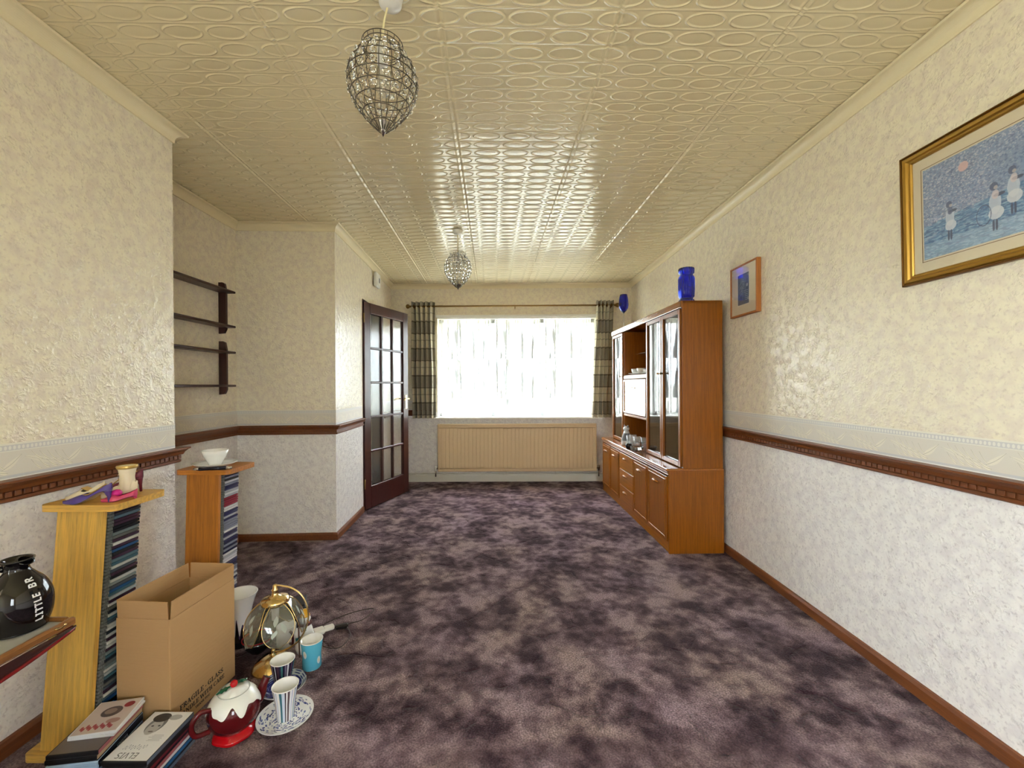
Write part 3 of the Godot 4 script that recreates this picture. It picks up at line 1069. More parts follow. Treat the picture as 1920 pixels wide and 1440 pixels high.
func pull(l: float) -> ArrayMesh:
	# scooped wooden lip
	var s := mb(true)
	sheet(s, 12, 10, func(a, b):
		var w: float = sin(PI * clampf(a, 0.02, 0.98))
		var t: float = b * TAU
		var r: float = 0.0115 * pow(w, 0.35)
		return Vector3(-0.010 - cos(t) * r * 1.2 - 0.006 * w, -sin(t) * r + 0.004 * w, (a - 0.5) * l))
	return fin(s)

func cupboard_door(u: Node, s0: float, s1: float, y0: float, y1: float) -> void:
	var d := obj("door", bx(Vector3(0.005, (y0 + y1) / 2, -(s0 + s1) / 2), Vector3(0.018, y1 - y0, s1 - s0), 0.003), M.teak, u)
	var f := 0.022
	var s := mb()
	for e in [[s0 + f, s0 + f + 0.010, y0 + f, y1 - f], [s1 - f - 0.010, s1 - f, y0 + f, y1 - f]]:
		box(s, Vector3(-0.005, (e[2] + e[3]) / 2, -(e[0] + e[1]) / 2), Vector3(0.006, e[3] - e[2], e[1] - e[0]), 0.002)
	for y in [y0 + f, y1 - f - 0.010]:
		box(s, Vector3(-0.005, y + 0.005, -(s0 + s1) / 2), Vector3(0.006, 0.010, s1 - s0 - 2 * f), 0.002)
	obj("bead", fin(s), M.teak_z, d)
	obj("handle", pull(0.115), M.teak_z, d, Transform3D(Basis(), Vector3(-0.004, y1 - 0.070, -(s0 + s1) / 2)))

func glass_door(u: Node, s0: float, s1: float, y0: float, y1: float, F: float, knob: float) -> void:
	var s := mb()
	var f := 0.030
	for e in [[s0, s0 + f, y0, y1], [s1 - f, s1, y0, y1], [s0 + f, s1 - f, y1 - f, y1], [s0 + f, s1 - f, y0, y0 + f]]:
		box(s, Vector3(F - 0.002, (e[2] + e[3]) / 2, -(e[0] + e[1]) / 2), Vector3(0.020, e[3] - e[2], e[1] - e[0]), 0.003)
	var d := obj("door", fin(s), M.teak, u)
	if not M.has("smoked"):
		M.smoked = glass(rgb(58, 42, 26), 0.62, 0.02)
	obj("pane", bx(Vector3(F + 0.002, (y0 + y1) / 2, -(s0 + s1) / 2), Vector3(0.004, y1 - y0 - 2 * f, s1 - s0 - 2 * f)), M.smoked, d)
	obj("knob", lat([Vector2(0, 0), Vector2(0.006, 0.001), Vector2(0.004, 0.01), Vector2(0.009, 0.016), Vector2(0.008, 0.022), Vector2(0, 0.024)], 12), M.old_brass, d, Transform3D(Basis(Vector3.BACK, PI / 2), Vector3(F - 0.012, 1.27, -knob)))

func on_unit(s: float, x: float, y: float) -> Vector3:
	return unit_origin() * Vector3(x, y, -s)

func glass_cup(prof_out: Array, wall_t: float, n := 20) -> ArrayMesh:
	# closed vessel: outside up, inside down
	var p := prof_out.duplicate()
	var inner := []
	for i in range(prof_out.size() - 1, -1, -1):
		var q: Vector2 = prof_out[i]
		if q.x > wall_t * 1.5:
			inner.append(Vector2(q.x - wall_t, maxf(q.y, prof_out[0].y + wall_t * 2.0)))
	inner.append(Vector2(0, inner[-1].y))
	return lat(p + inner, n)

func build_unit_contents() -> void:
	# ribbed cobalt vase on top of the near end
	var v := thing("blue_vase", "tall ribbed cobalt blue glass vase on top of the wall unit", "vase", on_unit(0.16, 0.205, 1.7705))
	var P := [Vector2(0, 0), Vector2(0.050, 0.0), Vector2(0.053, 0.004), Vector2(0.053, 0.030), Vector2(0.043, 0.038), Vector2(0.043, 0.046), Vector2(0.053, 0.056), Vector2(0.055, 0.10), Vector2(0.055, 0.19), Vector2(0.050, 0.205), Vector2(0.043, 0.212), Vector2(0.043, 0.220), Vector2(0.052, 0.228), Vector2(0.054, 0.260), Vector2(0.051, 0.266), Vector2(0.044, 0.264), Vector2(0.038, 0.21), Vector2(0.046, 0.12), Vector2(0.046, 0.05), Vector2(0.0, 0.03)]
	obj("body", lat(P, 96, 0.035, 16), M.blue_glass, v)
	var g := thing("blue_goblet", "cobalt blue goblet on a clear stem at the far end of unit", "goblet", on_unit(1.66, 0.20, 1.7705))
	obj("stem", lat([Vector2(0, 0), Vector2(0.042, 0), Vector2(0.042, 0.003), Vector2(0.010, 0.010), Vector2(0.0045, 0.02), Vector2(0.0045, 0.196), Vector2(0.0, 0.198)], 20), M.clear_glass, g)
	obj("bowl", lat([Vector2(0, 0.19), Vector2(0.008, 0.198), Vector2(0.030, 0.220), Vector2(0.048, 0.250), Vector2(0.053, 0.285), Vector2(0.049, 0.34), Vector2(0.040, 0.395), Vector2(0.037, 0.397), Vector2(0.034, 0.393), Vector2(0.044, 0.34), Vector2(0.047, 0.285), Vector2(0.042, 0.252), Vector2(0.022, 0.222), Vector2(0, 0.206)], 28), M.blue_glass, g)
	# cups and plates on the bureau shelf
	var sh := 1.2805
	var plate := [Vector2(0, 0), Vector2(0.045, 0), Vector2(0.05, 0.003), Vector2(0.085, 0.014), Vector2(0.085, 0.017), Vector2(0.05, 0.007), Vector2(0, 0.005)]
	var plates := [["white china plate leaning lowest on the bureau shelf pile", 0.0], ["white china plate in the middle of the shelf pile", 0.012], ["white china plate topmost on the bureau shelf pile", 0.024]]
	for p in plates:
		var o := thing("plate", p[0], "plate", on_unit(0.86, 0.22, sh + p[1]), 0, "plates on the bureau shelf")
		obj("dish", lat(plate, 24), M.china, o)
	for c in [[1.0, 0.16, "white china cup on the bureau shelf beside the plates"], [1.16, 0.16, "white china cup at the window end of the bureau shelf"]]:
		var o := thing("cup", c[2], "cup", on_unit(c[0], c[1], sh), 0, "cups on the bureau shelf")
		obj("saucer", lat(plate, 24), M.china, o, Transform3D(Basis().scaled(Vector3(0.8, 0.9, 0.8)), Vector3.ZERO))
		obj("bowl", glass_cup([Vector2(0, 0.006), Vector2(0.02, 0.006), Vector2(0.034, 0.028), Vector2(0.040, 0.058)], 0.003), M.china, o)
		obj("handle", tub(curve([Vector3(0.036, 0.05, 0), Vector3(0.058, 0.048, 0), Vector3(0.058, 0.026, 0), Vector3(0.032, 0.022, 0)], 5), 0.0035, 6), M.china, o)
	# nook
	var y := 0.5965
	var tumbler := [Vector2(0, 0), Vector2(0.022, 0), Vector2(0.024, 0.006), Vector2(0.028, 0.05), Vector2(0.033, 0.115)]
	var spots := [[0.98, 0.045, "tall clear drinking glass nearest the worktop edge"], [0.90, 0.085, "tall clear drinking glass behind the small dark pot"], [1.06, 0.10, "tall clear drinking glass beside the cat figurine"], [0.83, 0.13, "tall clear drinking glass deepest in the nook"]]
	for q in spots:
		var o := thing("drinking_glass", q[2], "glass", on_unit(q[0], q[1], y), 0, "glasses in the wall unit nook")
		obj("vessel", glass_cup(tumbler, 0.002), M.tumbler, o)
	var bowl := thing("glass_dish", "low cut glass dish at the front of the nook", "dish", on_unit(0.79, 0.045, y))
	obj("vessel", lat([Vector2(0, 0), Vector2(0.035, 0), Vector2(0.05, 0.012), Vector2(0.06, 0.04), Vector2(0.056, 0.041), Vector2(0.045, 0.016), Vector2(0, 0.008)], 36, 0.03, 12), M.clear_glass, bowl)
	var pot := thing("black_pot", "small round black pot among the drinking glasses", "pot", on_unit(0.94, 0.02, y))
	obj("body", glass_cup([Vector2(0, 0), Vector2(0.02, 0), Vector2(0.03, 0.02), Vector2(0.026, 0.045)], 0.003), M.black_glaze, pot)
	var bt := thing("blue_tumbler", "deep blue glass tumbler at the near side of the nook", "glass", on_unit(0.735, 0.16, y))
	obj("vessel", glass_cup([Vector2(0, 0), Vector2(0.024, 0), Vector2(0.028, 0.04), Vector2(0.034, 0.10)], 0.003), M.blue_glass, bt)
	# seated cat
	var cat := thing("cat_figurine", "white and grey seated cat figurine on the worktop", "figurine", on_unit(1.18, 0.075, y), 0.5)
	var cw := mat(rgb(226, 226, 222), 0.25)
	var cg := mat(rgb(120, 124, 130), 0.3)
	var s := mb(true)
	lathe(s, [Vector2(0, 0), Vector2(0.045, 0.002), Vector2(0.052, 0.03), Vector2(0.044, 0.075), Vector2(0.030, 0.115), Vector2(0.024, 0.135), Vector2(0.0, 0.15)], 20)
	obj("body", fin(s), cw, cat)
	var s2 := mb(true)
	lathe(s2, [Vector2(0, -0.026), Vector2(0.018, -0.022), Vector2(0.030, -0.004), Vector2(0.028, 0.012), Vector2(0.014, 0.024), Vector2(0, 0.026)], 18)
	var hd := obj("head", fin(s2), cw, cat, at(-0.008, 0.158, 0.006))
	for e in [-1, 1]:
		obj("ear", lat([Vector2(0.011, 0), Vector2(0.007, 0.014), Vector2(0, 0.026)], 8), cg, hd, Transform3D(Basis(Vector3.RIGHT, 0.35 * e), Vector3(0, 0.016, 0.017 * e)))
	obj("tail", tub(curve([Vector3(0.04, 0.01, 0), Vector3(0.07, 0.015, 0.02), Vector3(0.06, 0.05, 0.035), Vector3(0.05, 0.075, 0.03)], 6), 0.007, 8), cg, cat)
	obj("saddle", lat([Vector2(0.0505, 0.045), Vector2(0.045, 0.076), Vector2(0.031, 0.116)], 20), cg, cat)

# ------------------------------------------------------------------ pictures on the right wall
func dab(im: Image, x: float, y: float, rx: float, ry: float, c: Color, k := 1.0) -> void:
	for j in range(int(y - ry), int(y + ry) + 1):
		for i in range(int(x - rx), int(x + rx) + 1):
			if i < 0 or j < 0 or i >= im.get_width() or j >= im.get_height():
				continue
			if pow((i - x) / rx, 2) + pow((j - y) / ry, 2) <= 1.0:
				im.set_pixel(i, j, im.get_pixel(i, j).lerp(c, k))

func frame_bars(s: SurfaceTool, w: float, h: float, fw: float, prof: Array) -> void:
	# mitred picture frame lying in the y-z plane, facing -x; prof of (inset from the outer edge, height off the wall)
	var P := func(k: int, e: Vector2) -> Vector3:
		var sx: float = [-1, 1, 1, -1][k]
		var sy: float = [-1, -1, 1, 1][k]
		return Vector3(-e.y, sy * (h / 2 - e.x), sx * (w / 2 - e.x))
	for k in 4:
		var n := (k + 1) % 4
		for j in prof.size() - 1:
			quad(s, P.call(k, prof[j]), P.call(n, prof[j]), P.call(n, prof[j + 1]), P.call(k, prof[j + 1]))

func build_pictures() -> void:
	var rng := RandomNumberGenerator.new()
	rng.seed = 9
	# large gilt framed print
	var W := 0.70
	var H := 0.494
	var pic := thing("framed_print", "large gilt framed blue print of children outdoors on right wall", "picture", Vector3(XR - 0.002, 1.803, -1.650 + W / 2))
	pic.rotation.z = 0.02
	var s := mb()
	var so := mb()
	frame_bars(so, W, H, 0.04, [Vector2(0.0, 0.0), Vector2(0.0, 0.020), Vector2(0.003, 0.024), Vector2(0.006, 0.024), Vector2(0.008, 0.018)])
	obj("outer_edge", fin(so), M.gilt_dark, pic)
	frame_bars(s, W, H, 0.04, [Vector2(0.008, 0.018), Vector2(0.011, 0.022), Vector2(0.014, 0.023), Vector2(0.022, 0.020), Vector2(0.026, 0.014), Vector2(0.030, 0.012), Vector2(0.034, 0.013), Vector2(0.038, 0.010), Vector2(0.038, 0.004)])
	obj("frame", fin(s), M.gilt, pic)
	obj("mount", bx(Vector3(-0.004, 0, 0), Vector3(0.004, H - 0.07, W - 0.07)), mat(rgb(226, 212, 180), 0.9), pic)
	var s1 := mb()
	frame_bars(s1, W - 0.135, H - 0.150, 0.003, [Vector2(0, 0.0062), Vector2(0, 0.0068), Vector2(0.002, 0.0068), Vector2(0.002, 0.0062)])
	obj("ruled_line", fin(s1), M.gilt_dark, pic)
	var iw := 448
	var ih := 260
	var im := Image.create(iw, ih, false, Image.FORMAT_RGB8)
	im.fill(rgb(130, 152, 186))
	for k in 9000:
		var x := rng.randf() * iw
		var y := rng.randf() * ih
		var hor := 165.0 - x * 0.10
		var c: Color
		if y < hor:
			c = [rgb(178, 186, 206), rgb(126, 140, 172), rgb(206, 208, 214), rgb(96, 116, 156), rgb(168, 172, 196)][rng.randi() % 5]
			c = c.lerp(rgb(52, 104, 158), clampf((x - 150.0) / 200.0, 0.0, 1.0) * clampf((y - 20.0) / 60.0, 0.0, 0.8))
			dab(im, x, y, 1.4 + rng.randf() * 2.0, 1.2 + rng.randf() * 1.2, c, 0.7)
		else:
			c = [rgb(70, 122, 170), rgb(104, 150, 190), rgb(56, 100, 150), rgb(150, 186, 210)][rng.randi() % 4]
			if y > 215.0:
				c = c.lerp(rgb(196, 214, 226), 0.5)
			dab(im, x, y, 4.0 + rng.randf() * 5.0, 1.2 + rng.randf(), c, 0.75)
	dab(im, 111, 40, 13, 13, rgb(232, 190, 186), 0.9)
	for f in [[72.0, 122.0, 1.0], [182.0, 122.0, 1.15], [222.0, 100.0, 1.1], [300.0, 112.0, 1.1]]:
		var x: float = f[0]
		var y: float = f[1]
		var q: float = f[2]
		dab(im, x, y + 50 * q, 9 * q, 26 * q, rgb(60, 84, 126), 0.9)
		dab(im, x + 2, y + 40 * q, 12 * q, 24 * q, rgb(206, 216, 228), 0.9)
		dab(im, x + 4, y + 62 * q, 15 * q, 14 * q, rgb(222, 226, 232), 0.9)
		dab(im, x + 10 * q, y + 24 * q, 11 * q, 4 * q, rgb(48, 62, 100), 0.9)
		dab(im, x + 3, y + 22 * q, 7 * q, 10 * q, rgb(70, 88, 130) if f[2] < 1.05 else rgb(222, 206, 206), 0.8)
		dab(im, x, y + 4, 8 * q, 9 * q, rgb(76, 92, 128), 0.95)
		dab(im, x + 4, y + 8, 4 * q, 4 * q, rgb(206, 190, 184), 0.8)
		dab(im, x - 2, y + 88 * q, 3, 14, rgb(44, 62, 104), 0.9)
		dab(im, x + 5, y + 88 * q, 3, 14, rgb(44, 62, 104), 0.9)
	for a in 60:
		dab(im, 158.0 + cos(a * TAU / 60.0) * 17.0, 190.0 + sin(a * TAU / 60.0) * 26.0, 1.2, 1.2, rgb(58, 80, 120), 0.9)
	var art := mat(Color.WHITE, 0.6)
	art.albedo_texture = ImageTexture.create_from_image(im)
	var s2 := mb()
	var pw := W - 0.150
	var ph := H - 0.165
	quad(s2, Vector3(-0.0066, -ph / 2, -pw / 2), Vector3(-0.0066, -ph / 2, pw / 2), Vector3(-0.0066, ph / 2, pw / 2), Vector3(-0.0066, ph / 2, -pw / 2))
	obj("print", fin(s2), art, pic)
	obj("glazing", bx(Vector3(-0.0085, 0, 0), Vector3(0.002, H - 0.074, W - 0.074)), glass(Color.WHITE, 0.03), pic)

	# small pine framed print
	var w2 := 0.300
	var h2 := 0.330
	var sp := thing("framed_print", "small pine framed dark blue print beside the wall unit", "picture", Vector3(XR - 0.002, 1.792, -2.724))
	var s3 := mb()
	frame_bars(s3, w2, h2, 0.012, [Vector2(0, 0), Vector2(0, 0.026), Vector2(0.002, 0.028), Vector2(0.009, 0.028), Vector2(0.011, 0.026), Vector2(0.011, 0.004)])
	obj("frame", fin(s3), wood(rgb(196, 128, 66), 1, 0.4), sp)
	obj("mount", bx(Vector3(-0.019, 0, 0), Vector3(0.004, h2 - 0.018, w2 - 0.018)), mat(rgb(226, 214, 186), 0.9), sp)
	var i2 := Image.create(96, 150, false, Image.FORMAT_RGB8)
	i2.fill(rgb(58, 78, 104))
	for k in 900:
		var x := rng.randf() * 96
		var y := rng.randf() * 150
		var mid := exp(-pow((x - 42.0) / 22.0, 2)) * exp(-pow((y - 62.0) / 42.0, 2))
		dab(i2, x, y, 2.5, 2.0, rgb(44, 62, 88).lerp(rgb(176, 190, 196), clampf(mid + rng.randf() * 0.25, 0, 1)), 0.7)
	for k in 6:
		i2.fill_rect(Rect2i(56 + k * 2, 84 + k * 9, 36 - k * 2, 3), rgb(170, 182, 186))
	dab(i2, 80, 60, 7, 8, rgb(208, 212, 210), 0.9)
	dab(i2, 26, 118, 9, 14, rgb(34, 44, 70), 0.9)
	var a2 := mat(Color.WHITE, 0.6)
	a2.albedo_texture = ImageTexture.create_from_image(i2)
	obj("inner_mount", bx(Vector3(-0.0214, 0.004, -0.002), Vector3(0.0016, 0.212, 0.138)), mat(rgb(236, 228, 206), 0.9), sp)
	var s4 := mb()
	quad(s4, Vector3(-0.0226, -0.094, -0.064), Vector3(-0.0226, -0.094, 0.060), Vector3(-0.0226, 0.102, 0.060), Vector3(-0.0226, 0.102, -0.064))
	obj("print", fin(s4), a2, sp)
	obj("glazing", bx(Vector3(-0.0245, 0, 0), Vector3(0.001, h2 - 0.022, w2 - 0.022)), glass(Color.WHITE, 0.03), sp)

# ------------------------------------------------------------------ pendant lamps
func build_pendants() -> void:
	var R := func(y: float) -> float:    # radius of the teardrop cage at height y above the tip
		var t := y / 0.262
		if t < 0.62:
			return 0.006 + 0.104 * pow(sin(t / 0.62 * PI / 2), 0.92)
		var k := (t - 0.62) / 0.38
		return 0.110 - 0.052 * k * k
	var rings := [0.028, 0.057, 0.086, 0.115, 0.144, 0.173, 0.202, 0.231, 0.262]
	var nv := 18
	var cage := mb(true)
	for y in rings:
		var pts := []
		var r: float = R.call(y)
		for i in 36:
			pts.append(Vector3(r * cos(TAU * i / 36.0), y, r * sin(TAU * i / 36.0)))
		tube(cage, pts, 0.0017, 5, true)
	for i in nv:
		var a := TAU * i / nv
		var pts := []
		for k in 19:
			var y := 0.006 + (0.262 - 0.006) * k / 18.0
			var r: float = R.call(y)
			pts.append(Vector3(r * cos(a), y, r * sin(a)))
		tube(cage, pts, 0.0014, 5)
	# flared collar
	for i in nv:
		var a := TAU * i / nv
		tube(cage, [Vector3(0.058 * cos(a), 0.262, 0.058 * sin(a)), Vector3(0.064 * cos(a), 0.284, 0.064 * sin(a))], 0.0011, 5)
	for e in [[0.064, 0.284], [0.061, 0.273]]:
		var pts := []
		for i in 36:
			pts.append(Vector3(e[0] * cos(TAU * i / 36.0), e[1], e[0] * sin(TAU * i / 36.0)))
		tube(cage, pts, 0.0014, 5, true)
	for i in 3:
		var a := TAU * i / 3.0
		tube(cage, [Vector3(0.060 * cos(a), 0.272, 0.060 * sin(a)), Vector3(0.018 * cos(a), 0.270, 0.018 * sin(a))], 0.0015, 5)
	var cage_mesh := fin(cage)
	var tip := lat([Vector2(0, -0.012), Vector2(0.010, 0.008), Vector2(0.024, 0.030)], 18)
	# facetted glass bead
	var bs := mb()
	lathe(bs, [Vector2(0, -0.0115), Vector2(0.008, -0.0085), Vector2(0.012, 0.0), Vector2(0.008, 0.0085), Vector2(0, 0.0115)], 8)
	var bead := fin(bs)
	var beadm := solid_glass(rgb(252, 252, 248), 0.01)
	var cream := mat(rgb(236, 224, 176), 0.5)
	var list := [
		[Vector3(-0.388, 2.000, -1.360), Vector3(-0.362, CEIL - 0.004, -1.360), "crystal bead pendant lamp hanging nearest, close to the top edge", 0.0],
		[Vector3(-0.372, 1.968, -3.400), Vector3(-0.372, CEIL - 0.004, -3.400), "crystal bead pendant lamp hanging in front of the window wall", 0.2]]
	for e in list:
		var p := thing("pendant_lamp", e[2], "pendant lamp", e[0], 0, "matching crystal pendant lamps")
		var sh := obj("shade", cage_mesh, M.wire, p)
		obj("tip", tip, M.steel, sh)
		for j in rings.size() - 1:
			var y: float = (rings[j] + rings[j + 1]) / 2
			var r: float = R.call(y) - 0.001
			var cnt := nv if j > 1 else 9
			var q := 1.0 if j > 1 else 0.8
			for i in cnt:
				var a := TAU * (i + 0.5) / cnt
				obj("bead", bead, beadm, sh, Transform3D(Basis(Vector3.UP, -a) * Basis.from_scale(Vector3(q * 0.6, q * 0.85, q * 0.85)), Vector3(r * cos(a), y, r * sin(a))))
		var top: Vector3 = e[1] - e[0]
		obj("cord", tub(curve([Vector3(0, 0.28, 0), Vector3(top.x * 0.2, lerpf(0.28, top.y, 0.5), 0), Vector3(top.x, top.y, 0)], 6), 0.0032, 8), cream, p)
		obj("lampholder", lat([Vector2(0, 0.216), Vector2(0.015, 0.216), Vector2(0.017, 0.22), Vector2(0.017, 0.242), Vector2(0.019, 0.25), Vector2(0.019, 0.275), Vector2(0.009, 0.290), Vector2(0, 0.292)], 16), M.white_plastic, p)
		obj("bulb", lat([Vector2(0, 0.115), Vector2(0.010, 0.119), Vector2(0.020, 0.135), Vector2(0.021, 0.155), Vector2(0.015, 0.185), Vector2(0.012, 0.216)], 16), glass(rgb(240, 238, 230), 0.15), p)
		obj("ceiling_rose", lat([Vector2(0, -0.034), Vector2(0.010, -0.034), Vector2(0.030, -0.028), Vector2(0.036, -0.022), Vector2(0.038, -0.004), Vector2(0.040, 0.0), Vector2(0.0, 0.002)], 28), M.white_plastic, p, at(top.x, top.y, 0))

# ------------------------------------------------------------------ alcove shelves
func build_alcove_shelves() -> void:
	for e in [[1.566, 1.934, [1.618, 1.868], "dark wooden hanging shelf, the upper one in the alcove"], [1.129, 1.512, [1.192, 1.432], "dark wooden hanging shelf, the lower one in the alcove"]]:
		var t := thing("hanging_shelf", e[3], "shelf", Vector3(-2.05, e[0], -2.66), 0, "pair of hanging shelves in the alcove")
		var hh: float = e[1] - e[0]
		for z in [-0.355, 0.355]:
			var s := mb()
			prism(s, PackedVector2Array([Vector2(0.001, 0), Vector2(0.040, 0.004), Vector2(0.055, 0.035), Vector2(0.055, hh - 0.06), Vector2(0.045, hh - 0.008), Vector2(0.03, hh), Vector2(0.001, hh)]), -0.009, 0.009, Transform3D(Basis(Vector3.RIGHT, -PI / 2), Vector3(0, 0, z)) )
			obj("upright", fin(s), M.dark_wood, t)
		for y in e[2]:
			obj("board", bx(Vector3(0.050, y - e[0], 0), Vector3(0.098, 0.016, 0.78), 0.004), M.dark_wood, t)

# ------------------------------------------------------------------ disc towers
func nth(n: int) -> String:
	if n % 100 in [11, 12, 13]:
		return "%dth" % n
	return "%d%s" % [n, ["th", "st", "nd", "rd", "th", "th", "th", "th", "th", "th"][n % 10]]

func rounded(x0: float, x1: float, z0: float, z1: float, r: float) -> PackedVector2Array:
	var p := PackedVector2Array()
	for c in [[x1 - r, z1 - r, 0.0], [x0 + r, z1 - r, 0.5], [x0 + r, z0 + r, 1.0], [x1 - r, z0 + r, 1.5]]:
		for k in 7:
			var a: float = PI * c[2] + PI / 2 * k / 6.0
			p.append(Vector2(c[0] + r * cos(a), c[1] + r * sin(a)))
	return p

func build_towers() -> void:
	# case with a ribbed hinge end; the printed spine faces +x
	var s0 := mb()
	box(s0, Vector3(-0.0710, 0, -0.0105), Vector3(0.142, 0.0092, 0.103), 0.0008)
	var cd := fin(s0)
	var s1 := mb()
	box(s1, Vector3(-0.0715, 0, 0.0515), Vector3(0.140, 0.0084, 0.020), 0.0012)
	for k in 3:
		box(s1, Vector3(-0.0010, 0, 0.0455 + k * 0.006), Vector3(0.003, 0.0094, 0.002), 0.0004)
	s1.generate_normals()
	var hinge := s1.commit()
	var cols := [rgb(40, 46, 56), rgb(64, 74, 84), rgb(150, 158, 158), rgb(36, 74, 118), rgb(178, 182, 176), rgb(84, 108, 120), rgb(28, 32, 38), rgb(116, 128, 128), rgb(62, 42, 58), rgb(198, 200, 192), rgb(60, 92, 102), rgb(94, 98, 94)]
	var cols2 := [rgb(46, 46, 84), rgb(206, 206, 214), rgb(40, 40, 66), rgb(128, 132, 150), rgb(214, 214, 216), rgb(58, 58, 92), rgb(30, 30, 42), rgb(170, 172, 182)]
	var ma := []
	for c in cols:
		ma.append(mat(c, 0.22))
	var mbb := []
	for c in cols2:
		mbb.append(mat(c, 0.22))
	var red := mat(rgb(142, 38, 56), 0.22)
	var hm := mat(rgb(110, 114, 112), 0.25)
	var rng := RandomNumberGenerator.new()
	rng.seed = 21
	var H := 0.776
	for e in [[Vector3(-1.489, 0, -1.379), 0.062, M.light_pine, M.light_pine_x, "pale pine slanted disc tower with toy shoes on top, nearest", "disc cases in the pale near tower", "pale near tower", 66, ma, ["charcoal", "slate grey", "pale grey", "blue", "light grey", "steel blue", "black", "mid grey", "plum", "off white", "teal grey", "dark grey"]],
			[Vector3(-1.489, 0, -1.966), 0.030, M.amber_pine, M.amber_pine_x, "amber pine slanted disc tower with teacup on top by alcove", "disc cases in the amber far tower", "amber far tower", 66, mbb, ["navy", "white", "dark navy", "grey", "pale", "indigo", "black", "light grey"]]]:
		# local origin: left front edge of the column at mid slant
		var t := thing("disc_tower", e[4], "disc rack", e[0])
		var sl: float = e[1]
		var lean := func(y: float) -> float: return sl * (0.5 - y / H)
		var panel := func(x0: float, x1: float, z0: float, z1: float) -> ArrayMesh:
			var s := mb()
			var P := func(x, y, z): return Vector3(x, y, z + lean.call(y))
			var a := 0.022
			quad(s, P.call(x0, a, z1), P.call(x1, a, z1), P.call(x1, H, z1), P.call(x0, H, z1))
			quad(s, P.call(x1, a, z0), P.call(x0, a, z0), P.call(x0, H, z0), P.call(x1, H, z0))
			quad(s, P.call(x1, a, z1), P.call(x1, a, z0), P.call(x1, H, z0), P.call(x1, H, z1))
			quad(s, P.call(x0, a, z0), P.call(x0, a, z1), P.call(x0, H, z1), P.call(x0, H, z0))
			return fin(s)
		obj("side_panel", panel.call(0.0, 0.146, -0.0, 0.016), e[2], t)
		obj("side_panel", panel.call(0.0, 0.118, -0.160, -0.146), e[2], t)
		obj("back_panel", panel.call(-0.006, 0.0, -0.160, 0.016), e[2], t)
		var s2 := mb()
		prism(s2, rounded(-0.046, 0.208, -0.176, 0.040, 0.022), H, H + 0.022, at(0, 0, lean.call(H)))
		obj("top_board", fin(s2), e[3], t)
		var s3 := mb()
		prism(s3, rounded(-0.042, 0.145, -0.172, 0.034, 0.018), 0.0, 0.022, at(0, 0, lean.call(0.0)))
		obj("base_board", fin(s3), e[3], t)
		for k in e[7]:
			var y: float = 0.030 + k * 0.01118
			if y > H - 0.006:
				break
			var pal: Array = e[8]
			var ci := rng.randi() % pal.size()
			var m: Material = pal[ci]
			var tone: String = e[9][ci]
			if e[1] < 0.05 and k > 51 and k < 56:
				m = red
				tone = "crimson"
			var o := thing("disc_case", "%s spined disc case, %s from the top in the %s" % [tone, nth(66 - k), e[6]], "disc case", e[0] + Vector3(0.146 - rng.randf() * 0.004, y, -0.0725 + lean.call(y)), 0, e[5])
			obj("case", cd, m, o)
			obj("hinge_edge", hinge, hm, o)

# toy shoe pointing along -x; sole runs from the toe at -L/2 to the heel at L/2
func shoe(root: Node3D, L: float, W: float, heel: float, top: float, m: Material, lining: Material, open := 0.5) -> void:
	var SH := func(t: float) -> float:   # underside of the sole
		return heel * smoothstep(0.32, 0.95, t)
	var HW := func(t: float) -> float:   # half width
		var toe: float = pow(clampf(t / 0.34, 0.0, 1.0), 0.55)
		var back: float = sqrt(clampf((1.0 - t) / 0.10, 0.0, 1.0))
		return W * 0.5 * maxf(0.06, toe * (1.0 - 0.34 * smoothstep(0.35, 0.75, t)) * back)
	var UP := func(t: float) -> float:   # height of the wall above the sole
		return top * (0.30 + 0.70 * smoothstep(0.0, 0.42, t)) * (1.0 - 0.42 * smoothstep(1.0 - open - 0.02, 1.0 - open + 0.12, t)) * (1.0 + 0.55 * smoothstep(0.72, 1.0, t))
	var P := func(t: float, v: float) -> Vector3:
		var a: float = PI * v
		return Vector3((t - 0.5) * L, SH.call(t) + 0.002 + UP.call(t) * pow(sin(a), 0.7), -cos(a) * HW.call(t))
	var nu := 28
	var nv := 14
	var s := mb(true)
	for i in nu:
		for j in nv:
			var t0 := float(i) / nu
			var t1 := float(i + 1) / nu
			if t0 >= 1.0 - open and t1 < 0.97 and j >= 4 and j < 10:
				continue
			quad(s, P.call(t0, float(j + 1) / nv), P.call(t0, float(j) / nv), P.call(t1, float(j) / nv), P.call(t1, float(j + 1) / nv))
	obj("upper", fin(s), m, root)
	var s2 := mb(true)
	for i in nu:
		var t0 := float(i) / nu
		var t1 := float(i + 1) / nu
		for e in [[0.0, false], [0.003, true]]:
			var A := Vector3((t0 - 0.5) * L, SH.call(t0) + e[0], HW.call(t0))
			var B := Vector3((t1 - 0.5) * L, SH.call(t1) + e[0], HW.call(t1))
			var C := Vector3(B.x, B.y, -B.z)
			var D := Vector3(A.x, A.y, -A.z)
			oq(s2, A, B, C, D, not e[1])
	obj("sole", fin(s2), lining, root)
	obj("heel", tub([Vector3(L * 0.445, 0, 0), Vector3(L * 0.435, heel * 0.5, 0), Vector3(L * 0.415, heel * 0.86, 0), Vector3(L * 0.405, heel * 1.0, 0)], [W * 0.08, W * 0.10, W * 0.19, W * 0.26], 10), m, root)

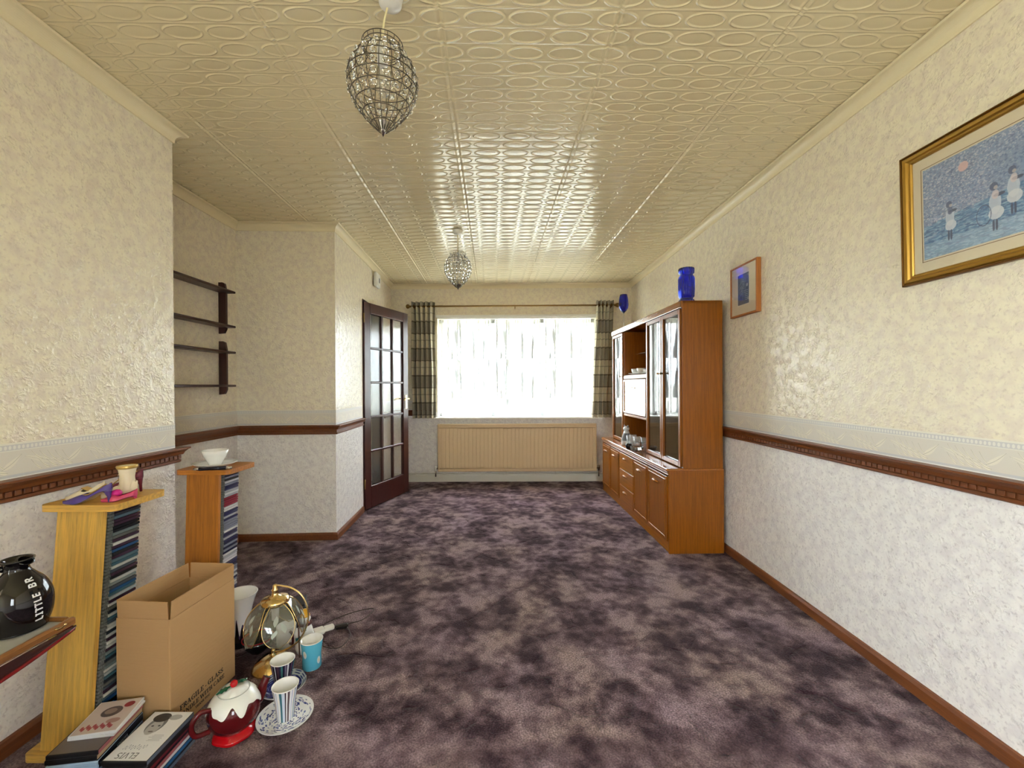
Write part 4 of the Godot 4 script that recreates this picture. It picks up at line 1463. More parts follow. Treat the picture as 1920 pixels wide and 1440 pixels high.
func build_tower_tops() -> void:
	var ty := 0.7985
	var gold := mat(rgb(206, 170, 96), 0.3, 0.6)
	var purple := mat(rgb(84, 66, 140), 0.4)
	var cream := mat(rgb(234, 220, 190), 0.5)
	var plum := mat(rgb(112, 24, 50), 0.4)
	var pink := mat(rgb(196, 62, 104), 0.45)
	var hot := mat(rgb(212, 20, 140), 0.5)
	var a := thing("toy_shoe", "small purple high heeled shoe ornament at the tower's front edge", "shoe ornament", Vector3(-1.398, ty, -1.398), 0.12, "shoe ornaments on the tower")
	shoe(a, 0.150, 0.052, 0.040, 0.026, purple, cream, 0.52)
	for z in [-0.014, 0.014]:
		obj("gold_trim", tub(curve([Vector3(-0.004, 0.030, z * 0.9), Vector3(0.02, 0.034, z * 1.15), Vector3(0.066, 0.064, z * 0.8)], 5), 0.002, 6), gold, a)
	var b := thing("toy_boot", "cream lace up boot ornament, tallest of the toy shoes", "shoe ornament", Vector3(-1.360, ty, -1.474), 0.35, "shoe ornaments on the tower")
	shoe(b, 0.105, 0.046, 0.018, 0.036, cream, cream, 0.12)
	obj("shaft", lat([Vector2(0.020, 0.025), Vector2(0.022, 0.05), Vector2(0.021, 0.07), Vector2(0.024, 0.09), Vector2(0.029, 0.108), Vector2(0.026, 0.109), Vector2(0.019, 0.085), Vector2(0.016, 0.05)], 20), cream, b, at(0.022, 0, 0))
	obj("cuff", lat([Vector2(0.0295, 0.100), Vector2(0.0315, 0.106), Vector2(0.0290, 0.111)], 20), gold, b, at(0.022, 0, 0))
	for k in 5:
		obj("lace", tub([Vector3(0.001, 0.040 + k * 0.012, -0.012), Vector3(-0.003, 0.043 + k * 0.012, 0), Vector3(0.001, 0.040 + k * 0.012, 0.012)], 0.0012, 5), mat(rgb(220, 196, 176), 0.6), b)
	var c := thing("toy_shoe", "cream and gold patterned mule ornament behind the purple shoe", "shoe ornament", Vector3(-1.456, ty, -1.448), 0.25, "shoe ornaments on the tower")
	shoe(c, 0.115, 0.050, 0.030, 0.030, cream, plum, 0.55)
	obj("tongue", bx(Vector3(-0.008, 0.034, 0), Vector3(0.030, 0.003, 0.030), 0.001), gold, c, Transform3D(Basis(Vector3.BACK, -0.5), Vector3.ZERO))
	var d := thing("toy_shoe", "dark plum slingback shoe ornament at the back by the wall", "shoe ornament", Vector3(-1.416, ty, -1.545), 0.1, "shoe ornaments on the tower")
	shoe(d, 0.145, 0.050, 0.052, 0.032, plum, plum, 0.55)
	obj("strap", tub(curve([Vector3(-0.03, 0.02, 0.02), Vector3(0.01, 0.055, 0.016), Vector3(0.05, 0.075, 0.0), Vector3(0.01, 0.055, -0.016)], 5), 0.002, 6), gold, d)
	var e := thing("toy_shoe", "pink slipper ornament with a hot pink puff at the right", "shoe ornament", Vector3(-1.322, ty, -1.432), 0.55, "shoe ornaments on the tower")
	shoe(e, 0.095, 0.048, 0.010, 0.024, pink, hot, 0.6)
	obj("puff", lat([Vector2(0, -0.010), Vector2(0.012, -0.007), Vector2(0.016, 0.002), Vector2(0.010, 0.011), Vector2(0, 0.014)], 14, 0.06, 7), hot, e, at(-0.008, 0.024, 0))

	# teacup, saucer and pen on the far tower
	var sc := thing("saucer", "white china saucer under the teacup on the far tower", "saucer", Vector3(-1.405, ty, -2.03))
	obj("dish", lat([Vector2(0, 0), Vector2(0.045, 0.0), Vector2(0.05, 0.004), Vector2(0.078, 0.012), Vector2(0.094, 0.020), Vector2(0.094, 0.023), Vector2(0.075, 0.016), Vector2(0.045, 0.008), Vector2(0, 0.007)], 36), M.china, sc)
	var cup := thing("teacup", "white china teacup on a saucer atop the far tower", "teacup", Vector3(-1.405, ty + 0.0085, -2.03), 2.2)
	obj("bowl", glass_cup([Vector2(0, 0), Vector2(0.026, 0.0), Vector2(0.028, 0.006), Vector2(0.036, 0.022), Vector2(0.050, 0.050), Vector2(0.056, 0.072)], 0.003, 32), M.china, cup)
	obj("handle", tub(curve([Vector3(0.050, 0.058, 0), Vector3(0.075, 0.064, 0), Vector3(0.078, 0.040, 0), Vector3(0.044, 0.026, 0)], 6), 0.004, 8), M.china, cup)
	var pen := thing("fountain_pen", "dark blue pen with silver tips beside the white saucer", "pen", Vector3(-1.346, ty + 0.009, -1.938), 0.25)
	obj("barrel", tub([Vector3(-0.062, 0, 0), Vector3(0.050, 0, 0)], 0.0085, 12), mat(rgb(18, 24, 44), 0.15), pen)
	obj("tip", tub([Vector3(-0.062, 0, 0), Vector3(-0.085, 0, 0)], [0.0085, 0.004], 12), M.steel, pen)
	obj("cap", tub([Vector3(0.050, 0, 0), Vector3(0.072, 0, 0)], [0.009, 0.007], 12), M.steel, pen)

# ------------------------------------------------------------------ side table and jug
func build_side_table() -> void:
	var t := thing("side_table", "mahogany tripod side table with gallery top at the left edge", "side table", Vector3(-1.297, 0, -0.72))
	var Y := 0.625
	var hw := 0.268
	var hd := 0.282
	obj("table_top", bx(Vector3(0, Y - 0.008, 0), Vector3(hw * 2 - 0.03, 0.016, hd * 2 - 0.03), 0.003), M.mahogany, t)
	var s := mb()
	var gal := wood(rgb(150, 104, 56), 2, 0.3, 0.5)
	for e in [[hw - 0.007, 0.0, 0.014, hd * 2], [-hw + 0.007, 0.0, 0.014, hd * 2]]:
		box(s, Vector3(e[0], Y + 0.002, e[1]), Vector3(e[2], 0.020, e[3]), 0.005)
	for e in [hd - 0.007, -hd + 0.007]:
		box(s, Vector3(0, Y + 0.002, e), Vector3(hw * 2 - 0.028, 0.020, 0.014), 0.005)
	obj("gallery", fin(s), gal, t)
	obj("glass_inlay", bx(Vector3(0, Y + 0.003, 0), Vector3(hw * 2 - 0.030, 0.005, hd * 2 - 0.030), 0.001), mat(rgb(170, 168, 160), 0.08), t)
	# bowed apron, deepest at the middle of each side
	for k in 4:
		var a := PI / 2 * k
		var half := hd if k % 2 == 0 else hw
		var off := hw if k % 2 == 0 else hd
		var s2 := mb(true)
		sheet(s2, 24, 6, func(u, v):
			var x: float = (u - 0.5) * 2.0
			var deep: float = 0.006 + 0.036 * (1.0 - pow(absf(x), 2.2))
			var out: float = 0.004 * sin(v * PI) - 0.018 * (1.0 - v) * (1.0 - absf(x))
			var p := Vector3(off + out - 0.004, Y - 0.010 - deep * (1.0 - v), -x * half * (1.0 - 0.02 * (1.0 - v)))
			return Basis(Vector3.UP, a) * p)
		obj("apron", fin(s2), M.apron, t)
		var bead := []
		for i in 25:
			var x := (i / 24.0 - 0.5) * 2.0
			var deep := 0.006 + 0.036 * (1.0 - pow(absf(x), 2.2))
			bead.append(Basis(Vector3.UP, a) * Vector3(off - 0.004 - 0.018 * (1.0 - absf(x)), Y - 0.010 - deep, -x * half * 0.98))
		obj("bead", tub(bead, 0.005, 8), mat(rgb(120, 18, 24), 0.18), t)
	var hook := obj("hook", tub(curve([Vector3(hw - 0.002, Y + 0.006, -hd + 0.05), Vector3(hw + 0.012, Y + 0.010, -hd + 0.048), Vector3(hw + 0.020, Y + 0.018, -hd + 0.046)], 4), 0.0028, 8), M.brass, t)
	hook.set_meta("label", "tiny brass hook on the gallery")
	obj("column", lat([Vector2(0, 0.10), Vector2(0.035, 0.11), Vector2(0.045, 0.16), Vector2(0.028, 0.21), Vector2(0.040, 0.28), Vector2(0.030, 0.40), Vector2(0.022, 0.52), Vector2(0.045, 0.57), Vector2(0.08, 0.60), Vector2(0, 0.605)], 24), M.mahogany, t)
	for k in 3:
		var a := 1.02 + TAU * k / 3.0
		var q := 0.88 if k == 0 else 0.62
		var dir := Vector3(cos(a), 0, -sin(a)) * q
		var pts := curve([Vector3(0, 0.22, 0) + dir * 0.02, Vector3(0, 0.325, 0) + dir * 0.14, Vector3(0, 0.345, 0) + dir * 0.24, Vector3(0, 0.25, 0) + dir * 0.31, Vector3(0, 0.10, 0) + dir * 0.34, Vector3(0, 0.018, 0) + dir * 0.37], 6)
		var rr := []
		for i in pts.size():
			rr.append(lerpf(0.026, 0.016, float(i) / pts.size()))
		obj("leg", tub(pts, rr, 12), M.black_glaze, t)

	var v := thing("glazed_jug", "black glazed pottery jug lettered in white on the side table", "jug", Vector3(-1.122, 0.6322, -0.957))
	var prof := [Vector2(0, 0), Vector2(0.046, 0.0), Vector2(0.050, 0.005), Vector2(0.057, 0.026), Vector2(0.0595, 0.052), Vector2(0.057, 0.078), Vector2(0.046, 0.104), Vector2(0.031, 0.122), Vector2(0.022, 0.134), Vector2(0.0205, 0.144), Vector2(0.024, 0.152), Vector2(0.029, 0.157), Vector2(0.029, 0.160), Vector2(0.024, 0.159), Vector2(0.017, 0.145), Vector2(0, 0.138)]
	obj("body", lat(rounder(prof), 64), M.black_glaze, v)
	obj("handle", tub(curve([Vector3(-0.020, 0.138, 0.008), Vector3(-0.046, 0.142, 0.018), Vector3(-0.062, 0.112, 0.024), Vector3(-0.050, 0.086, 0.018)], 6), 0.007, 10), M.black_glaze, v)
	obj("spout", lat([Vector2(0.013, 0), Vector2(0.012, 0.012), Vector2(0.016, 0.018), Vector2(0.012, 0.017)], 16), M.black_glaze, v, Transform3D(Basis(Vector3(0, 0, 1), -0.6) , Vector3(0.010, 0.143, 0.0)))
	var white := mat(rgb(226, 228, 232), 0.3)
	var msg := "LITTLE BR"
	for i in msg.length():
		if msg[i] == " ":
			continue
		var y := 0.026 + i * 0.0110
		var r := 0.07
		var slope := 0.0
		for j in prof.size() - 1:
			var p: Vector2 = prof[j]
			var q: Vector2 = prof[j + 1]
			if j < 9 and y >= p.y and y <= q.y and q.y > p.y:
				r = lerpf(p.x, q.x, (y - p.y) / (q.y - p.y))
				slope = atan2(p.x - q.x, q.y - p.y)
		var bs := Basis(Vector3.UP, PI / 2 - 0.10 - i * 0.015) * Basis(Vector3.RIGHT, -slope) * Basis(Vector3.BACK, PI / 2)
		var nrm := bs.z
		obj("letter", words(msg[i], 0.019, 0.0012, "Droid Sans", 700), white, v, Transform3D(bs, Vector3(sin(PI / 2 - 0.10 - i * 0.015) * r, y, cos(PI / 2 - 0.10 - i * 0.015) * r) + nrm * 0.0008))

# ------------------------------------------------------------------ cardboard box
func build_box() -> void:
	var F := Vector2(-1.132, -1.408)     # front right corner
	var B := Vector2(-1.112, -1.715)     # far right corner
	var d := (B - F)
	var L := d.length()
	var W := 0.196
	# local z = 0 at the front, -L at the back; local x = 0 at the right face, -W at the left
	var turn := atan2(-d.x, -d.y)
	var b := thing("cardboard_box", "tall narrow open cardboard box printed fragile glass, beside disc tower", "box", Vector3(F.x, 0.001, F.y), turn)
	var card := mat(rgb(196, 158, 112), 0.85, 0.0, 0.2)
	var ci := noise(91, 0.02, 3).get_seamless_image(256, 256)
	var cn := NoiseTexture2D.new()
	card.heightmap_enabled = true
	card.heightmap_texture = ImageTexture.create_from_image(ci)
	card.heightmap_scale = 0.05
	tri_map(card, Vector3(2, 14, 2))
	var T := 0.004
	var H := 0.398
	var FH := 0.060
	obj("panel", bx(Vector3(-T / 2, H / 2, -L / 2), Vector3(T, H, L), 0.001), card, b)
	obj("panel", bx(Vector3(-W + T / 2, H / 2, -L / 2), Vector3(T, H, L), 0.001), card, b)
	obj("panel", bx(Vector3(-W / 2, H / 2, -T / 2), Vector3(W - 2 * T, H, T), 0.001), card, b)
	obj("panel", bx(Vector3(-W / 2, H / 2, -L + T / 2), Vector3(W - 2 * T, H, T), 0.001), card, b)
	obj("base", bx(Vector3(-W / 2, T / 2, -L / 2), Vector3(W - 2 * T, T, L - 2 * T)), card, b)
	# flaps standing up with slits at the corners
	obj("flap", bx(Vector3(0, FH / 2, 0), Vector3(T, FH, L - 0.008), 0.001), card, b, Transform3D(Basis(Vector3.BACK, -0.05), Vector3(-T / 2, H + 0.001, -L / 2)))
	obj("flap", bx(Vector3(0, FH / 2, 0), Vector3(T, FH, L - 0.008), 0.001), card, b, Transform3D(Basis(Vector3.BACK, 0.04), Vector3(-W + T / 2, H + 0.001, -L / 2)))
	obj("flap", bx(Vector3(0, FH / 2, 0), Vector3(W - 0.014, FH, T), 0.001), card, b, Transform3D(Basis(Vector3.RIGHT, 0.05), Vector3(-W / 2, H + 0.001, -T / 2)))
	obj("flap", bx(Vector3(0, FH / 2, 0), Vector3(W - 0.014, FH, T), 0.001), card, b, Transform3D(Basis(Vector3.RIGHT, -0.05), Vector3(-W / 2, H + 0.001, -L + T / 2)))
	var ink := mat(rgb(42, 34, 28), 0.8)
	for e in [["FRAGILE - GLASS", 0.0235, 0.070], ["HANDLE WITH CARE", 0.0205, 0.043], ["THANK YOU", 0.011, 0.023]]:
		obj("lettering", words(e[0], e[1], 0.0008, "Droid Serif", 700), ink, b, Transform3D(Basis(Vector3.UP, PI / 2), Vector3(0.0002, e[2], -L / 2 + 0.016)))

# ------------------------------------------------------------------ film cases
func film(label: String, p: Vector3, turn: float, plastic: Material, spine: Material, cover: Material, group: String, title := "", tmat: Material = null) -> Node3D:
	var o := thing("film_case", label, "film case", p, turn, group)
	obj("case", bx(Vector3(0, 0.007, 0), Vector3(0.135, 0.014, 0.190), 0.0025), plastic, o)
	obj("cover", bx(Vector3(0.002, 0.01405, 0), Vector3(0.128, 0.0005, 0.183)), cover, o)
	obj("spine", bx(Vector3(0.0676, 0.007, 0), Vector3(0.0005, 0.0115, 0.183)), spine, o)
	if title != "":
		obj("lettering", words(title, 0.0105, 0.0004, "Droid Sans", 700), tmat, o, Transform3D(Basis(Vector3.UP, PI / 2), Vector3(0.0680, 0.007, 0.0)))
	return o

func build_discs() -> void:
	var blk := mat(rgb(26, 26, 30), 0.35)
	var ice := mat(rgb(168, 196, 224), 0.2)
	var white := mat(rgb(232, 234, 236), 0.3)
	var navy := mat(rgb(28, 34, 52), 0.3)
	var red := mat(rgb(122, 34, 44), 0.3)
	var rose := mat(rgb(172, 96, 104), 0.3)
	var tan := mat(rgb(196, 172, 136), 0.35)
	var slate := mat(rgb(92, 104, 120), 0.3)
	var blue := mat(rgb(44, 104, 160), 0.3)
	var ink := mat(rgb(24, 24, 28), 0.6)
	# covers
	var im := Image.create(192, 256, false, Image.FORMAT_RGB8)
	im.fill(rgb(238, 240, 242))
	dab(im, 118, 182, 40, 52, rgb(120, 122, 126), 0.95)
	dab(im, 118, 168, 30, 42, rgb(188, 188, 188), 0.95)
	dab(im, 124, 222, 40, 26, rgb(52, 54, 58), 0.95)
	dab(im, 100, 176, 6, 4, rgb(60, 60, 64), 0.9)
	dab(im, 130, 174, 6, 4, rgb(60, 60, 64), 0.9)
	dab(im, 114, 144, 12, 4, rgb(110, 100, 100), 0.9)
	dab(im, 60, 224, 30, 16, rgb(150, 152, 156), 0.7)
	for k in 6:
		im.fill_rect(Rect2i(30 + (k % 2) * 4, 96 + k * 6, 62 - (k % 3) * 8, 2), rgb(176, 180, 188))
	for k in 90:
		dab(im, 60 + k * 1.1, 64 + sin(k * 0.55) * 9 + sin(k * 0.21) * 4, 1.3, 1.3, rgb(110, 116, 140), 0.8)
	var portrait := mat(Color.WHITE, 0.25)
	portrait.albedo_texture = ImageTexture.create_from_image(im)
	var i2 := Image.create(128, 128, false, Image.FORMAT_RGB8)
	i2.fill(rgb(214, 200, 198))
	dab(i2, 62, 46, 30, 22, rgb(96, 84, 84), 0.9)
	dab(i2, 58, 44, 18, 12, rgb(170, 150, 142), 0.8)
	dab(i2, 100, 22, 15, 12, rgb(150, 44, 60), 0.95)
	dab(i2, 92, 86, 20, 10, rgb(176, 140, 134), 0.9)
	for k in 14:
		dab(i2, 16 + k * 6.5, 104 + sin(k * 2.1) * 6, 4, 7, rgb(160, 60, 70), 0.8)
	var pop := mat(Color.WHITE, 0.25)
	pop.albedo_texture = ImageTexture.create_from_image(i2)
	var grainy := mat(rgb(112, 104, 102), 0.35)
	# right hand stack
	var gr := "film cases in the stack with the white portrait cover"
	var rows := [
		["film case at the very bottom of the white topped stack", blk, slate, navy],
		["film case with a blue spine in the white topped stack", blk, blue, navy],
		["film case with a pale grey spine in the white topped stack", ice, white, navy],
		["film case with a rose pink spine in the white topped stack", blk, rose, navy],
		["film case with a dark red spine in the white topped stack", blk, red, navy],
		["film case with a black spine just under the white cover", blk, ink, navy]]
	var y := 0.001
	var rng := RandomNumberGenerator.new()
	rng.seed = 4
	for r in rows:
		film(r[0], Vector3(-1.1095 + rng.randf_range(-0.003, 0.004), y, -1.300 + rng.randf_range(-0.003, 0.003)), rng.randf_range(-0.02, 0.02), r[1], r[2], r[3], gr)
		y += 0.01445
	var el := film("white film case with a grey portrait on top of its stack", Vector3(-1.1095, y, -1.300), 0.0, blk, slate, white, gr)
	el.get_node("cover").queue_free()
	el.remove_child(el.get_node("cover"))
	var s := mb()
	quad(s, Vector3(0.066, 0.0143, -0.0915), Vector3(-0.062, 0.0143, -0.0915), Vector3(-0.062, 0.0143, 0.0915), Vector3(0.066, 0.0143, 0.0915))
	obj("cover", fin(s), portrait_flip(portrait), el)
	obj("lettering", words("ELVIS", 0.026, 0.0003), mat(rgb(96, 98, 104), 0.5), el, Transform3D(Basis(Vector3(-1, 0, 0), Vector3(0, 0, 1), Vector3(0, 1, 0)), Vector3(-0.006, 0.0146, 0.074)))
	# left hand stack
	gr = "film cases in the stack nearest the pale tower"
	var wht := mat(rgb(206, 212, 220), 0.4)
	rows = [
		["pale blue film case at the bottom of the stack by the tower", ice, slate, navy, ""],
		["dark film case second from the bottom by the tower", blk, navy, navy, ""],
		["film case with a grey spine third from the bottom by tower", blk, slate, navy, ""],
		["film case with a white spine fourth from the bottom by tower", ice, white, navy, ""],
		["pale blue film case in the middle of the stack by the tower", ice, slate, navy, ""],
		["film case with white lettered black spine in the stack by tower", ice, ink, navy, "SINISTER"],
		["film case with a spotted blue spine in the stack by tower", ice, navy, navy, ""],
		["film case with a tan spine in the stack by tower", blk, tan, tan, ""],
		["film case with a worn brown grey cover below the slim discs", blk, rose, grainy, ""]]
	y = 0.001
	var turn := 0.14
	for r in rows:
		film(r[0], Vector3(-1.268 + rng.randf_range(-0.003, 0.003), y, -1.293 + rng.randf_range(-0.003, 0.003)), turn + rng.randf_range(-0.015, 0.015), r[1], r[2], r[3], gr, r[4], wht)
		y += 0.01445
	for e in [["slim white disc case second from the top by the tower", 0.02, white], ["slim disc case with a faded pink cover topmost by tower", 0.08, pop]]:
		var o := thing("slim_disc", e[0], "disc case", Vector3(-1.258, y, -1.318), turn + e[1], "slim discs on the film stack")
		obj("case", bx(Vector3(0, 0.004, 0), Vector3(0.124, 0.0075, 0.140), 0.001), white, o)
		var s5 := mb()
		quad(s5, Vector3(-0.059, 0.0079, 0.068), Vector3(0.059, 0.0079, 0.068), Vector3(0.059, 0.0079, -0.068), Vector3(-0.059, 0.0079, -0.068))
		obj("cover", fin(s5), e[2], o)
		y += 0.0079

func portrait_flip(m: StandardMaterial3D) -> StandardMaterial3D:
	return m

# ------------------------------------------------------------------ things on the carpet
func ring_tex(w: int, h: int, fn: Callable) -> ImageTexture:
	var im := Image.create(w, h, false, Image.FORMAT_RGB8)
	for y in h:
		for x in w:
			im.set_pixel(x, y, fn.call(float(x) / w, float(y) / h))
	return ImageTexture.create_from_image(im)

func build_floor_clutter() -> void:
	var rng := RandomNumberGenerator.new()
	rng.seed = 33
	# pudding teapot
	var tp := thing("teapot", "dark red glazed teapot iced like a pudding on the carpet", "teapot", Vector3(-0.930, 0.001, -1.428), 0.90)
	var maroon := mat(rgb(92, 16, 22), 0.12)
	var icing := mat(rgb(240, 242, 238), 0.15)
	var scarlet := mat(rgb(196, 14, 26), 0.12)
	var green := mat(rgb(18, 84, 62), 0.25)
	var R := func(y: float) -> float:
		var t := clampf((y - 0.085) / 0.072, -1.0, 1.0)
		return 0.080 * sqrt(maxf(0.0, 1.0 - t * t * 0.94))
	var prof := []
	for k in 21:
		var y := 0.018 + k * (0.150 - 0.018) / 20.0
		prof.append(Vector2(R.call(y), y))
	obj("body", lat([Vector2(0, 0.016)] + prof + [Vector2(0, 0.152)], 48), maroon, tp)
	obj("foot", lat([Vector2(0, 0), Vector2(0.060, 0), Vector2(0.065, 0.006), Vector2(0.062, 0.014), Vector2(0.050, 0.022), Vector2(0.044, 0.028)], 36, 0.03, 6), scarlet, tp)
	var s := mb(true)
	sheet(s, 96, 14, func(u, v):
		var a: float = u * TAU
		var low: float = 0.112 - 0.012 * sin(a * 7.0) - 0.007 * sin(a * 11.0 + 1.0)
		var y: float = lerpf(low, 0.1548, pow(v, 0.8))
		var r: float = R.call(minf(y, 0.150)) + 0.0028
		if v > 0.93:
			r *= (1.0 - v) / 0.07
			y = 0.1548 + 0.004 * (v - 0.93) / 0.07
		return Vector3(r * cos(a), y, -r * sin(a)))
	obj("icing", fin(s), icing, tp)
	obj("lid_seam", tub(ring_pts(0.047, 0.1500, 40), 0.0012, 5, true), mat(rgb(170, 176, 172), 0.4), tp)
	obj("cherry", lat([Vector2(0, -0.012), Vector2(0.009, -0.008), Vector2(0.012, 0), Vector2(0.009, 0.008), Vector2(0, 0.012)], 16), scarlet, tp, at(0, 0.170, 0))
	for k in 2:
		var s2 := mb(true)
		sheet(s2, 18, 6, func(u, v):
			var w: float = 0.013 * sin(PI * u) * (1.0 + 0.25 * sin(u * 22.0))
			return Vector3(0.008 + u * 0.044, 0.164 - 0.010 * u * u + 0.003 * sin(PI * v), -(v - 0.5) * 2.0 * w))
		obj("holly_leaf", fin(s2), green, tp, Transform3D(Basis(Vector3.UP, 0.35 + k * 2.6), Vector3.ZERO))
	obj("spout", tub(curve([Vector3(0.058, 0.066, 0), Vector3(0.082, 0.082, 0), Vector3(0.092, 0.112, 0), Vector3(0.106, 0.136, 0)], 6), [0.024, 0.0225, 0.021, 0.0205, 0.02, 0.019, 0.0185, 0.018, 0.0175, 0.0165, 0.016, 0.0155, 0.015, 0.0145, 0.014, 0.0135, 0.0135, 0.0135, 0.014], 14), maroon, tp)
	obj("spout_mouth", tub([Vector3(0.1063, 0.1365, 0), Vector3(0.1067, 0.1371, 0)], 0.0098, 14), mat(rgb(40, 10, 12), 0.4), tp)
	obj("handle", tub(curve([Vector3(-0.066, 0.118, 0), Vector3(-0.100, 0.128, 0), Vector3(-0.122, 0.100, 0), Vector3(-0.112, 0.062, 0), Vector3(-0.072, 0.052, 0)], 6), 0.008, 10), maroon, tp)

	# saucer and plate
	var floral := mat(Color.WHITE, 0.12)
	var fi := Image.create(512, 128, false, Image.FORMAT_RGB8)
	fi.fill(rgb(244, 246, 248))
	for k in 330:
		var x := rng.randf() * 512
		var y := 6 + rng.randf() * 104
		var c := [rgb(60, 70, 140), rgb(86, 98, 160), rgb(44, 50, 104), rgb(120, 130, 180)][rng.randi() % 4] as Color
		dab(fi, x, y, 3.0 + rng.randf() * 6.0, 1.5 + rng.randf() * 2.5, c, 0.85)
	floral.albedo_texture = ImageTexture.create_from_image(fi)
	var sau := thing("saucer", "white saucer with blue leaf print under the front mug", "saucer", Vector3(-0.786, 0.001, -1.488))
	var sp := [Vector2(0, 0), Vector2(0.050, 0), Vector2(0.054, 0.003), Vector2(0.082, 0.012), Vector2(0.0925, 0.018), Vector2(0.0925, 0.021)]
	obj("underside", lat(sp, 48), M.china, sau)
	obj("face", lat([Vector2(0.0925, 0.021), Vector2(0.078, 0.0155), Vector2(0.052, 0.0085), Vector2(0.030, 0.0075), Vector2(0.0, 0.0075)], 48), floral, sau)
	var cob := mat(Color.WHITE, 0.1)
	cob.albedo_texture = ring_tex(256, 64, func(u, v):
		var c := rgb(30, 38, 116)
		var q := sin(u * 60.0 + sin(v * 30.0) * 2.0) * sin(v * 34.0 + u * 20.0)
		if q > 0.45:
			c = rgb(120, 130, 196)
		if v > 0.60:
			c = rgb(190, 206, 216) if sin(u * 40.0) * sin(v * 40.0) > -0.3 else rgb(40, 60, 130)
		return c)
	var pl := thing("saucer", "deep blue patterned saucer under the navy striped mug", "saucer", Vector3(-0.868, 0.001, -1.625))
	obj("underside", lat([Vector2(0, 0), Vector2(0.046, 0), Vector2(0.05, 0.004), Vector2(0.072, 0.018), Vector2(0.084, 0.030), Vector2(0.084, 0.033)], 48), M.china, pl)
	obj("face", lat([Vector2(0.084, 0.033), Vector2(0.070, 0.022), Vector2(0.048, 0.010), Vector2(0.0, 0.008)], 48), cob, pl)
	# mugs
	var stripe := func(cols: Array, n: int) -> StandardMaterial3D:
		var m := mat(Color.WHITE, 0.12)
		var im := Image.create(256, 4, false, Image.FORMAT_RGB8)
		var x := 0
		var r2 := RandomNumberGenerator.new()
		r2.seed = n
		var k := 0
		while x < 256:
			var w := 3 + r2.randi() % 8
			im.fill_rect(Rect2i(x, 0, mini(w, 256 - x), 4), cols[k % cols.size()])
			x += w
			k += 1
		m.albedo_texture = ImageTexture.create_from_image(im)
		return m
	var pale: StandardMaterial3D = stripe.call([rgb(240, 240, 244), rgb(100, 84, 90), rgb(236, 238, 244), rgb(190, 196, 222), rgb(240, 240, 240), rgb(70, 120, 136), rgb(214, 224, 240), rgb(64, 52, 66)], 3)
	var dark: StandardMaterial3D = stripe.call([rgb(22, 24, 60), rgb(120, 112, 140), rgb(24, 24, 52), rgb(226, 228, 240), rgb(26, 26, 60), rgb(86, 62, 82), rgb(28, 30, 66), rgb(60, 130, 130)], 6)
	for e in [["mug", "tall flared mug with pale stripes on the leaf print saucer", Vector3(-0.786, 0.0094, -1.488), pale], ["mug", "tall flared mug with navy stripes on the blue saucer", Vector3(-0.868, 0.0108, -1.625), dark]]:
		var o := thing(e[0], e[1], "mug", e[2], 2.6, "striped mugs on the carpet")
		var mp := [Vector2(0.027, 0.0), Vector2(0.029, 0.003), Vector2(0.034, 0.06), Vector2(0.0435, 0.113)]
		obj("wall", lat(mp, 40), e[3], o)
		obj("inside", lat([Vector2(0.0435, 0.113), Vector2(0.0445, 0.1155), Vector2(0.042, 0.1165), Vector2(0.040, 0.112), Vector2(0.031, 0.06), Vector2(0.026, 0.006), Vector2(0, 0.005)], 40), M.china, o)
		obj("base", lat([Vector2(0, 0.0), Vector2(0.027, 0.0)], 40), M.china, o)
		obj("handle", tub(curve([Vector3(0.040, 0.098, 0), Vector3(0.062, 0.096, 0), Vector3(0.068, 0.068, 0), Vector3(0.034, 0.040, 0)], 6), 0.0045, 8), M.china, o)
	var skyb := mat(Color.WHITE, 0.15)
	skyb.albedo_texture = ring_tex(256, 96, func(u, v):
		var c := rgb(96, 192, 224)
		for f in [[0.08, 0.30], [0.30, 0.55], [0.55, 0.25], [0.80, 0.45], [0.68, 0.75]]:
			var dd := Vector2((u - f[0]) * 2.6, v - f[1]).length()
			if dd < 0.035:
				c = rgb(250, 240, 200)
			elif dd < 0.095:
				c = rgb(236, 246, 250)
		for f in [[0.19, 0.62, 0.05], [0.45, 0.40, 0.06], [0.93, 0.55, 0.09], [0.97, 0.75, 0.07]]:
			if Vector2((u - f[0]) * 3.4, (v - f[1]) * 1.3).length() < f[2]:
				c = rgb(110, 84, 66)
		return c)
	var bc := thing("beaker", "sky blue beaker with flower print, furthest right of the crockery", "beaker", Vector3(-0.822, 0.001, -1.772), 0.9)
	obj("wall", lat([Vector2(0.036, 0), Vector2(0.038, 0.003), Vector2(0.037, 0.055), Vector2(0.044, 0.112)], 40), skyb, bc)
	obj("inside", lat([Vector2(0.044, 0.112), Vector2(0.0450, 0.1145), Vector2(0.0425, 0.1155), Vector2(0.034, 0.055), Vector2(0.033, 0.006), Vector2(0, 0.005)], 40), M.china, bc)
	obj("base", lat([Vector2(0, 0.0), Vector2(0.036, 0.0)], 40), M.china, bc)

	build_touch_lamp()

	# floral mug behind the lamp
	var fm := mat(Color.WHITE, 0.12)
	fm.albedo_texture = ring_tex(256, 96, func(u, v):
		var c := rgb(240, 240, 238)
		for f in [[0.28, 0.5], [0.34, 0.7], [0.22, 0.75], [0.70, 0.5]]:
			var dd := Vector2((u - f[0]) * 2.6, v - f[1]).length()
			if dd < 0.10:
				c = rgb(196, 160, 84)
			elif dd < 0.16 and sin(u * 90.0) > 0.2:
				c = rgb(120, 138, 92)
		return c)
	var mug := thing("mug", "white mug with gold flower print behind the brass lamp", "mug", Vector3(-1.005, 0.001, -1.915), -0.7)
	obj("wall", lat([Vector2(0.036, 0), Vector2(0.041, 0.006), Vector2(0.042, 0.092)], 36), fm, mug)
